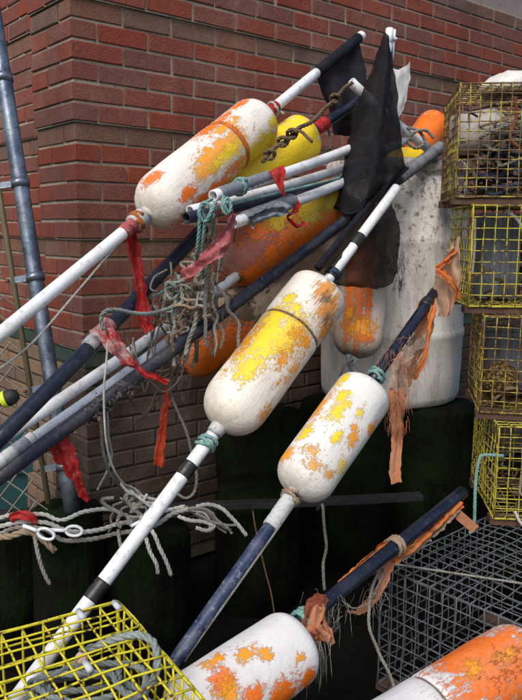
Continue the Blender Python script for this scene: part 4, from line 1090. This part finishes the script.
mk('wire_loop', rope_geo([L2.at(239, 274) - fwd * .01, U(233, 258, 2.32), U(234, 238, 2.31), U(238, 222, 2.30)], .003), M_RORANGE, t)
t, L3_ = pole('pale grey pole with worn tape bands below the white pole', (-12, 470, 1.72), (192, 324, 2.16), .0155, M_PVCG, bands=[((2, 460), (14, 451), M_WTAPE, 1.05), ((14, 451), (27, 442), M_GTAPE, 1.08), ((27, 442), (33, 437), M_WTAPE, 1.06)])
t, L4 = pole('long dark navy pole crossing the heap beneath the others', (-14, 487, 1.72), (441, 147, 2.66), .0185, M_NAVYD, bands=[((395, 175), (441, 147), M_GTAPE, 1.18)])
def crust(c0, c1, L, n, seed):
    q = random.Random(seed); out = []
    for i in range(n):
        s = q.random(); p = L.at(c0[0] + (c1[0] - c0[0]) * s, c0[1] + (c1[1] - c0[1]) * s)
        p = p + V((q.gauss(0, .010), q.gauss(0, .008) - .012, q.gauss(0, .012) - .012)); r = q.uniform(.003, .007)
        M = Matrix.Rotation(q.uniform(0, 6), 3, V((q.gauss(0, 1), q.gauss(0, 1), q.gauss(0, 1))).normalized())
        v, f = lathe([(-1, .05), (-.6, .8), (0, 1), (.6, .7), (1, .05)], 7)
        out.append(([p + M @ V((a.x * r * .6, a.y * r, a.z * r * 1.5)) for a in v], f))
    return merge(out)
mk('growth_crust', crust((88, 408), (132, 376), L4, 150, 5), M_SHELL, t, False)
mk('growth_crust', crust((236, 296), (262, 276), L4, 30, 6), M_SHELL, t, False)
t, LB1 = pole('pale grey pipe with a dark wrapped end, uppermost of the bundle', (213, 196, 1.85), (372, 140, 2.56), .0152, M_PVC, True, bands=[((218, 194), (268, 176), M_GTAPE, 1.10)])
knot(LB1.at(240, 187), LB1.dir(), .0165, .005, 2, M_RTEAL, t)
t, LB2 = pole('white pipe second from the top of the bundle', (190, 211, 1.87), (368, 160, 2.60), .0145, M_PVC, True)
t, LB3 = pole('navy pipe with a red tape band in the bundle', (186, 218, 1.84), (368, 173, 2.55), .0150, M_NAVYD, True, bands=[((207, 213), (222, 209), M_REDPALE, 1.06)])
t, LB4 = pole('short white pipe wrapped in grey cloth, lowest of the bundle', (233, 223, 1.92), (362, 174, 2.52), .0160, M_PVC, True, bands=[((243, 219), (292, 201), M_GTAPE, 1.22)])
mk('grey_cloth', ribbon([U(252, 222, 1.94), U(266, 214, 1.98), U(280, 210, 2.02), U(291, 208, 2.05)], .034, crump=.008, seed=71, fold=.008, wdir=cu), M_GTAPE, t)
t, LP = pole('white pipe leaning down to the right behind the net flag', (351, 82, 2.46), (427, 148, 2.66), .0165, M_PVC, True)
t, LQ = pole('stubby grey pipe end by the far orange buoy', (410, 137, 2.62), (375, 152, 2.62), .0165, M_PVCG, True)
# net flag on a standing staff
LN = Line3((390, 28, 2.390), (371, 208, 2.390))
tn = thing('net_flag', 'black net flag draped on an upright white staff above the barrel', 'flag', LN.b)
seg(LN, (390, 29), (388.5, 44), .0135, M_PVC, tn, 'staff'); seg(LN, (388.5, 44), (371, 208), .0135, M_PVCG, tn, 'staff')
LN2 = Line3((394, 30, 2.420), (390, 72, 2.420)); seg(LN2, (394, 30), (390, 72), .0075, M_PVC, tn, 'side_rod')
mk('peg', tube([U(392, 39, 2.410), U(397, 39, 2.410)], .0055, 10), M_PVC, tn)
G = [[U(383, 34, 2.400), U(385, 33, 2.375), U(387, 34, 2.370), U(389, 36, 2.375), U(391, 40, 2.390)],
     [U(373, 66, 2.410), U(379, 64, 2.370), U(385, 63, 2.355), U(390, 66, 2.370), U(394, 72, 2.400)],
     [U(361, 94, 2.420), U(370, 96, 2.370), U(380, 96, 2.345), U(390, 98, 2.370), U(398, 104, 2.420)],
     [U(351, 130, 2.430), U(362, 134, 2.360), U(377, 136, 2.340), U(390, 136, 2.370), U(401, 138, 2.440)],
     [U(342, 172, 2.420), U(355, 178, 2.350), U(374, 178, 2.335), U(390, 170, 2.380), U(404, 160, 2.450)],
     [U(335, 207, 2.410), U(350, 214, 2.340), U(366, 205, 2.340), U(384, 190, 2.390), U(408, 168, 2.470)]]
mk('net_cloth', sheet(G, .006, 14, 9, lambda u, v: fwd * (.016 * math.sin(u * 16 + v * 4) * v)), M_NET, tn)
mk('bottom_hem', tube(catmull(G[-1], .01), .005, 8), M_FLAG, tn)
G = [[U(390, 66, 2.510), U(399, 70, 2.510), U(406, 66, 2.520), U(410, 62, 2.530)],
     [U(391, 84, 2.510), U(398, 84, 2.500), U(405, 82, 2.520), U(410, 78, 2.540)],
     [U(392, 100, 2.520), U(398, 100, 2.500), U(404, 98, 2.510), U(408, 92, 2.530)],
     [U(393, 122, 2.520), U(396, 121, 2.510), U(400, 114, 2.510), U(405, 108, 2.520)]]
tag(mk('plastic_scrap', sheet(G, .008, 21, 6), M_SCRAP), 'torn white plastic scrap snagged beside the net flag', 'plastic scrap')

# ------------------------------------------------------------------ small items
def float_black():
    c = U(8, 398, 1.88); t = thing('rubber_float', 'black rubber float with a lime yellow band at the left edge', 'float', c)
    ax = V((.9, .1, .35)).normalized(); M = frame_M(c, ax) @ Matrix.Scale(.46, 4)
    mk('body', lathe([(-.055, .012), (-.05, .03), (-.03, .043), (0, .047), (.03, .043), (.055, .028), (.06, .01)], 28), M_RUBBER, t, True, M)
    mk('lime_band', lathe([(-.038, .0420), (-.036, .0435), (-.010, .0485), (-.008, .0470)], 28), M_LIME, t, True, M)
float_black()

# ------------------------------------------------------------------ ropes
def rp(label, lst, r, mat, jit=.0, seed=0, cat='rope'):
    return mk_rope(label, pts(lst), r, mat, jit, None, seed, cat)
rp('thin white line running below the topmost white pole to the left edge', [(-12, 377, 1.66), (30, 345, 1.70), (70, 300, 1.76), (104, 260, 1.83), (121, 240, 1.87), (130, 226, 1.89)], .0030, M_RWHITE)
rp('brown knotted rope tied to the leaning white pipe', [(352, 83, 2.44), (344, 89, 2.40), (336, 98, 2.36), (322, 112, 2.30), (310, 122, 2.25), (297, 130, 2.20), (288, 140, 2.16), (276, 146, 2.14), (268, 155, 2.12), (263, 163, 2.12)], .0070, M_RBROWN, .004, 3)
for i, (x, y, d) in enumerate(((335, 99, 2.35), (292, 134, 2.165), (283, 142, 2.15), (270, 155, 2.12))):
    P = [U(x, y, d) + V((.013 * math.cos(a) * (1 + .2 * math.sin(3 * a)), .012 * math.sin(2.3 * a), .013 * math.sin(a))) for a in [k * .7 for k in range(13)]]
    mk_rope(['single overhand knot high on the brown rope', 'large brown rope knot over the yellow buoy', 'brown rope knot beside the large knot', 'brown rope knot touching the pipe bundle'][i], P, .0058, M_RBROWN, .002, None, i, 'knot', 'rope_knot')
rp('grey rope wound round the far pipe ends by the trap', [(400, 132, 2.6), (410, 128, 2.58), (420, 132, 2.58), (426, 142, 2.58), (418, 148, 2.57), (408, 142, 2.57), (414, 132, 2.56), (426, 130, 2.57), (434, 138, 2.57)], .006, M_RGREY, .006, 2)
rp('short brown rope stub sticking out over the yellow buoy', [(290, 132, 2.16), (300, 131, 2.15), (307, 137, 2.14), (312, 142, 2.13)], .0052, M_RBROWN)
rp('teal rope running along the navy pipe of the bundle', [(212, 210, 1.86), (232, 204, 1.92), (262, 197, 2.02), (300, 188, 2.16), (340, 178, 2.32)], .0045, M_RTEAL)
rp('teal lashing wound round the bundle ends', [(212, 199, 1.845), (206, 203, 1.825), (202, 212, 1.815), (207, 220, 1.825), (213, 216, 1.815), (209, 205, 1.805), (203, 203, 1.805), (199, 214, 1.805), (205, 222, 1.815), (211, 212, 1.805), (216, 202, 1.815)], .0050, M_RTEAL)
rp('teal lashing further up the bundle by the red tape', [(224, 196, 1.835), (222, 206, 1.815), (226, 214, 1.815), (231, 208, 1.815), (228, 198, 1.815), (224, 204, 1.805), (229, 214, 1.815)], .0045, M_RTEAL)
for i, (x0, x1, yb, m, lab) in enumerate(((200, 197, 262, M_RTEAL, 'outer of the teal rope ends hanging from the bundle'), (205, 203, 282, M_RTEAL, 'inner teal rope end hanging from the bundle'),
        (211, 205, 345, M_RGREY, 'grey rope hanging from the bundle to the dark poles'), (215, 209, 300, M_RTAN, 'tan rope hanging beside the grey one under the bundle'))):
    rp(lab, [(x0, 214, 1.83), (x0 - 1, 232, 1.85), (x0 - 3, 250, 1.89), (x1, (yb + 250) / 2, 1.94), (x1 + 1, yb, 1.99)], .0052, m, .004, i)
rp('grey green rope looping from the red taped pole across to the tangle', [(104, 330, 1.83), (101, 318, 1.82), (106, 311, 1.82), (118, 310, 1.84), (132, 313, 1.87), (148, 314, 1.91), (165, 310, 1.97), (180, 304, 2.0), (192, 299, 2.02)], .0060, M_RTEALG)
rp('thin teal line below the navy pole', [(115, 322, 1.98), (135, 308, 2.00), (158, 294, 2.03), (180, 282, 2.06), (196, 270, 2.07)], .0038, M_RTEAL)
rp('pale cord hanging from the red taped navy pole', [(108, 342, 1.82), (107, 352, 1.81), (106, 365, 1.80), (104, 385, 1.79), (104, 410, 1.79), (106, 440, 1.80), (112, 465, 1.84), (122, 482, 1.90), (134, 490, 1.98), (140, 500, 2.05)], .0028, M_RWHITE)
# the tangle: many short lines, each on its own
q = random.Random(77)
cols = [(M_RGREY, 'grey rope'), (M_RTAN, 'tan rope'), (M_RWHITE, 'pale rope'), (M_RGREY, 'grey rope'), (M_RBROWN, 'brown rope'), (M_RTEALG, 'grey green rope')]
for i in range(30):
    m, nm = cols[i % 6]
    x, y = q.gauss(186, 18), q.gauss(292, 20); d = q.uniform(1.98, 2.12); a = q.uniform(0, 6.28); P = []
    for k in range(q.randrange(5, 9)):
        P.append((x, y, d)); a += q.gauss(0, .9); s = q.uniform(8, 15); x += s * math.cos(a); y += s * math.sin(a) * .8; d = min(2.14, max(1.96, d + q.gauss(0, .02)))
        x += (188 - x) * .12; y += (292 - y) * .12
    o = rp(nm + ' in the knotted rope tangle left of the maroon buoy', P, .0030 + .0016 * (i % 2), m, .004, i); o['group'] = nm + 's in the tangle'
for i in range(14):
    m, nm = cols[(i * 5 + 1) % 6]; x = 172 + 3.6 * i + q.gauss(0, 2); y = q.uniform(258, 300); P = []
    d = q.uniform(2.0, 2.09); n = q.randrange(5, 8)
    for k in range(n):
        P.append((x, y, d)); x += q.gauss(-1.5, 6); y += q.uniform(8, 19); d += q.gauss(0, .012)
    o = rp(nm + ' dangling below the pipe bundle in the tangle', P, .0036 + .0022 * q.random(), m, .004, 40 + i); o['group'] = nm + 's dangling'
for i in range(22):
    m, nm = [(M_RGREY, 'grey'), (M_RTAN, 'tan'), (M_RWHITE, 'white'), (M_RBROWN, 'brown')][i % 4]
    f0 = q.uniform(0, 1); x0, y0 = 118 + 110 * f0 + q.gauss(0, 5), 345 - 105 * f0 + q.gauss(0, 10); f1 = q.uniform(0, 1)
    x1, y1 = 112 + 120 * f1, 400 - 95 * f1 + q.gauss(0, 12); sg = q.uniform(12, 60); d0, d1 = 1.90 + .20 * f0 + .06, 1.92 + .2 * f1 + .05
    P = [(x0 + (x1 - x0) * k / 5 + q.gauss(0, 2.5), y0 + (y1 - y0) * k / 5 + sg * 4 * (k / 5) * (1 - k / 5) + q.gauss(0, 2), d0 + (d1 - d0) * k / 5 + q.gauss(0, .01)) for k in range(6)]
    o = rp('thin ' + nm + ' line looped among the slanting poles at left', P, q.uniform(.0018, .0036), m, .003, 90 + i); o['group'] = 'thin ' + nm + ' lines among the poles'
rp('thick knotted grey rope lump in front of the bundle tangle', coil_px(198, 276, 2.0) if False else [(196, 262, 2.0), (200, 272, 1.98), (195, 280, 1.97), (201, 286, 1.97), (206, 278, 1.98), (203, 294, 1.98), (198, 306, 1.98), (196, 322, 1.99), (190, 340, 2.0), (186, 356, 2.0)], .0065, M_RGREY, .004, 5)
def clip():
    c = U(201, 299, 1.955); t = thing('rope_clip', 'small pale plastic clip on the rope below the pink tape', 'clip', c)
    M = frame_M(c, V((.12, 0, 1))) @ Matrix.Scale(.75, 4)
    for s in (-1, 1): mk('side_bar', box((0, 0, 0), .010, .006, .05), M_WTAPE, t, False, M @ Matrix.Translation((0, s * .013, 0)))
    for z in (-.022, 0, .022): mk('cross_bar', box((0, 0, 0), .009, .022, .007), M_WTAPE, t, False, M @ Matrix.Translation((.0005, 0, z)))
clip()
tag(mk('pink_tape', ribbon([U(182, 276, 1.90), U(192, 270, 1.88), U(204, 259, 1.85), U(216, 250, 1.84), U(225, 240, 1.85), U(230, 226, 1.86), U(233, 213, 1.88)], lambda u: .030 + .012 * math.sin(u * 3.1), wdir=cu, crump=.007, seed=81, fold=.006, rag=.003), M_REDPALE), 'faded pink tape strip hanging from the pipe bundle', 'tape')
tag(mk('red_tape', ribbon([U(276, 168, 2.03), U(279, 173, 2.02), U(279, 181, 2.02), U(284, 196, 2.03)], lambda u: .042 * (1 - u) + .006, crump=.005, seed=83, fold=.004), M_REDTAPE), 'small red rag knotted over the uppermost pipe', 'tape')
tag(mk('red_tape', ribbon([U(294, 195, 2.15), U(296, 208, 2.14), U(288, 218, 2.14), U(300, 226, 2.15), U(306, 222, 2.16)], lambda u: .014 + .008 * math.sin(u * 8), crump=.006, seed=85, fold=.004), M_REDTAPE), 'red plastic shreds over the maroon buoy', 'tape')
tag(mk('red_tape', ribbon([U(50, 428, 1.84), U(56, 440, 1.84), U(64, 455, 1.85), U(72, 472, 1.86), U(80, 488, 1.88), U(88, 500, 1.9)], lambda u: .052 * (1 - u) + .016, crump=.008, seed=87, fold=.008), M_REDTAPE), 'red tape strip dangling under the pale poles', 'tape')
tag(mk('red_tape', ribbon([U(168, 388, 2.10), U(166, 404, 2.10), U(163, 420, 2.10), U(161, 440, 2.11), U(159, 466, 2.12)], lambda u: .024 - .006 * math.sin(u * 6), crump=.006, seed=89, fold=.006), M_ORANGETAPE := grime_mat('orange_red_tape', (0.50, 0.06, 0.02), (0.25, 0.03, 0.02), .4, 18, .5)), 'orange-red tape hanging below the orange buoy', 'tape')
tag(mk('orange_rag', sheet([[U(458, 235, 2.24), U(452, 246, 2.24), U(447, 258, 2.24)], [U(462, 262, 2.24), U(450, 266, 2.22), U(440, 268, 2.24)], [U(460, 290, 2.24), U(452, 300, 2.24), U(436, 280, 2.26)], [U(448, 312, 2.26), U(446, 316, 2.25), U(440, 316, 2.27)]], .012, 31, 8, lambda u, v: fwd * .012 * math.sin(u * 12 + 3 * v)), M_PEACHNET), 'peach net rag caught on the edge of the yellow traps', 'rag')
tag(mk('orange_rag', ribbon([U(437, 269, 2.21), U(443, 264, 2.20), U(450, 257, 2.20), U(456, 250, 2.21)], lambda u: .018 + .01 * u, crump=.006, seed=93, fold=.006, wdir=cu), M_ORANGE), 'upper orange rag strip beside the yellow traps', 'rag')
tag(mk('orange_rag', ribbon([U(437, 269, 2.205), U(444, 274, 2.20), U(451, 282, 2.20), U(457, 290, 2.21), U(458, 300, 2.22)], lambda u: .020, crump=.006, seed=95, fold=.005), M_ORANGE), 'lower orange rag strip beside the yellow traps', 'rag')
# ropes under the heap
rp('grey rope drooping from the dark poles past the orange tape', [(172, 372, 2.10), (170, 390, 2.10), (178, 412, 2.11), (186, 432, 2.12), (192, 455, 2.14), (196, 475, 2.16), (194, 492, 2.18), (186, 498, 2.18), (178, 494, 2.17)], .0048, M_RGREY, .003, 1)
rp('thin brown cord sagging between the poles and the heap', [(104, 432, 1.98), (122, 428, 2.0), (140, 420, 2.04), (152, 408, 2.08), (162, 392, 2.1)], .0030, M_RBROWN)
rp('rope loop falling from crusted pole to the lower knot', [(100, 400, 1.88), (100, 425, 1.90), (103, 450, 1.95), (108, 468, 2.0), (114, 480, 2.06), (122, 488, 2.1), (134, 492, 2.12)], .0045, M_RGREY, .003, 4)
rp('second rope falling beside the crusted pole', [(106, 396, 1.9), (108, 430, 1.94), (112, 455, 2.0), (106, 474, 2.04), (98, 490, 2.08)], .0035, M_RWHITE, .003, 6)
ZP = Z_L + .012
low = [
 ('thick tan rope bending over the pile at the left edge', [(-12, 536, 2.02), (10, 536, 2.0), (24, 532, 2.0), (36, 534, 2.0), (48, 545, 2.0), (54, 552, 2.0)], .0085, M_RTAN),
 ('upper white rope strand crossing in front of the batten', [(-12, 521, 2.05), (20, 514, 2.05), (45, 514, 2.05), (62, 520, 2.05), (85, 512, 2.06), (110, 509, 2.06), (135, 518, 2.06), (160, 512, 2.08), (185, 506, 2.1)], .0055, M_RWHITE),
 ('middle white rope strand crossing in front of the batten', [(-12, 529, 2.04), (18, 522, 2.04), (44, 523, 2.04), (70, 532, 2.03), (100, 530, 2.04), (124, 522, 2.05), (150, 526, 2.05), (172, 514, 2.07), (198, 508, 2.1), (214, 514, 2.1)], .0060, M_RWHITE),
 ('lower grey rope strand crossing in front of the batten', [(-12, 540, 2.03), (15, 529, 2.02), (42, 529, 2.02), (64, 540, 2.02), (88, 540, 2.02), (114, 534, 2.03), (134, 530, 2.04), (155, 520, 2.05)], .0058, M_RGREY),
 ('frayed white rope end hanging by the blue pole', [(196, 506, 2.1), (208, 504, 2.1), (222, 508, 2.1), (232, 518, 2.1), (240, 528, 2.1), (246, 536, 2.1)], .0052, M_RWHITE),
 ('white rope end dangling onto the mossy pile, left of two', [(140, 526, 2.03), (146, 538, 2.0), (150, 552, 2.0), (156, 564, 2.0), (158, 574, 2.0)], .0050, M_RWHITE),
 ('white rope end dangling onto the mossy pile, right of two', [(146, 524, 2.03), (154, 534, 2.0), (160, 548, 2.0), (166, 560, 2.0), (171, 576, 2.0)], .0050, M_RWHITE),
 ('grey rope end dangling close to the white pole', [(118, 530, 2.03), (120, 545, 2.0), (124, 556, 2.0), (118, 570, 2.0), (110, 578, 2.0)], .0045, M_RGREY),
 ('dark rope end hanging down over the black pile', [(34, 536, 2.0), (38, 552, 1.98), (42, 566, 1.98), (46, 576, 1.98), (50, 584, 1.98)], .0050, M_RGREY),
 ('white rope curl by the batten beside the frayed end', [(178, 516, 2.08), (190, 520, 2.07), (204, 522, 2.07), (214, 526, 2.07), (206, 530, 2.06), (196, 527, 2.06)], .0050, M_RWHITE),
 ('knot lump of grey rope above the mossy pile', [(126, 490, 2.05), (136, 494, 2.03), (128, 502, 2.03), (138, 506, 2.03), (130, 512, 2.03), (142, 500, 2.02), (134, 490, 2.02), (126, 498, 2.02), (136, 512, 2.03), (144, 518, 2.04)], .0058, M_RGREY),
 ('grey rope hanging from the batten in the dark middle', [(318, 509, 2.44), (320, 503, 2.39), (323, 508, 2.34), (324, 530, 2.34), (327, 548, 2.34), (323, 566, 2.34), (325, 590, 2.33)], .0045, M_RGREY),
 ('thin cord hanging beside the blue pole in the dark', [(252, 509, 2.33), (256, 530, 2.31), (262, 560, 2.3), (270, 590, 2.3), (276, 620, 2.3), (282, 650, 2.3)], .0022, M_RBROWN),
 ('rope hanging down the near side of the grey wire trap', [(384, 566, 1.90), (374, 584, 1.84), (368, 620, 1.79), (378, 650, 1.78), (390, 676, 1.76), (396, 700, 1.74)], .0036, M_RGREY),
]
for k, (lab, P, r, m) in enumerate(low): rp(lab, P, r * 1.18, m, .004, k)
q = random.Random(5)
for i in range(9):
    x, y, d = q.uniform(112, 150), q.uniform(474, 500), q.uniform(2.0, 2.06); P = []
    for k in range(7): P.append((x, y, d)); x += q.gauss(0, 9); y += q.uniform(1, 9); x += (132 - x) * .15
    o = rp('pale rope end in the knot above the mossy pile', P, q.uniform(.003, .0055), [M_RGREY, M_RWHITE][i % 2], .004, i); o['group'] = 'rope ends in the lower knot'
for i in range(7):
    x, y, d = q.uniform(186, 200), q.uniform(504, 516), q.uniform(2.06, 2.1); P = []; a = q.uniform(-.2, .9)
    for k in range(6): P.append((x, y, d)); x += 9 * math.cos(a); y += 7 * math.sin(a); a += q.gauss(.15, .35)
    o = rp('frayed rope strand splaying right beside the blue pole', P, q.uniform(.0022, .0045), [M_RGREY, M_RWHITE][i % 2], .004, i); o['group'] = 'frayed strands by the blue pole'
tag(mk('red_tape', ribbon([U(10, 520, 2.03), U(20, 514, 2.02), U(30, 517, 2.02), U(36, 522, 2.03)], .022, crump=.006, seed=97, fold=.004, wdir=cu), M_REDTAPE), 'scrap of red tape among the white ropes at the left edge', 'tape')
def eye(label, px, py, d, a, s=1.0):
    c = U(px, py, d); t = thing('rope_thimble', label, 'rope fitting', c, 'white rope fittings')
    X = (cr * math.cos(a) - cu * math.sin(a)); Y = (cr * math.sin(a) + cu * math.cos(a)); P = []
    for k in range(25):
        b = 2 * math.pi * k / 24; P.append(c + X * (.026 * s * math.cos(b)) + Y * (.0155 * s * math.sin(b)))
    mk('ring', tube(P, .0052 * s, 8, False), M_PVC, t)
    mk('stem', tube(catmull([c - X * .026 * s, c - X * .05 * s, c - X * .075 * s], .01), [.0062 * s] * len(catmull([c - X * .026 * s, c - X * .05 * s, c - X * .075 * s], .01)), 10), M_PVC, t)
eye('white oval rope thimble right of the tan rope bend', 74, 531, 1.995, .05, .85)
eye('larger white oval swivel eye hanging under the white ropes', 46, 534, 1.985, .35, .88)
eye('white oval ring by the white pole in the ropes', 152, 515, 2.01, -.5, .85)
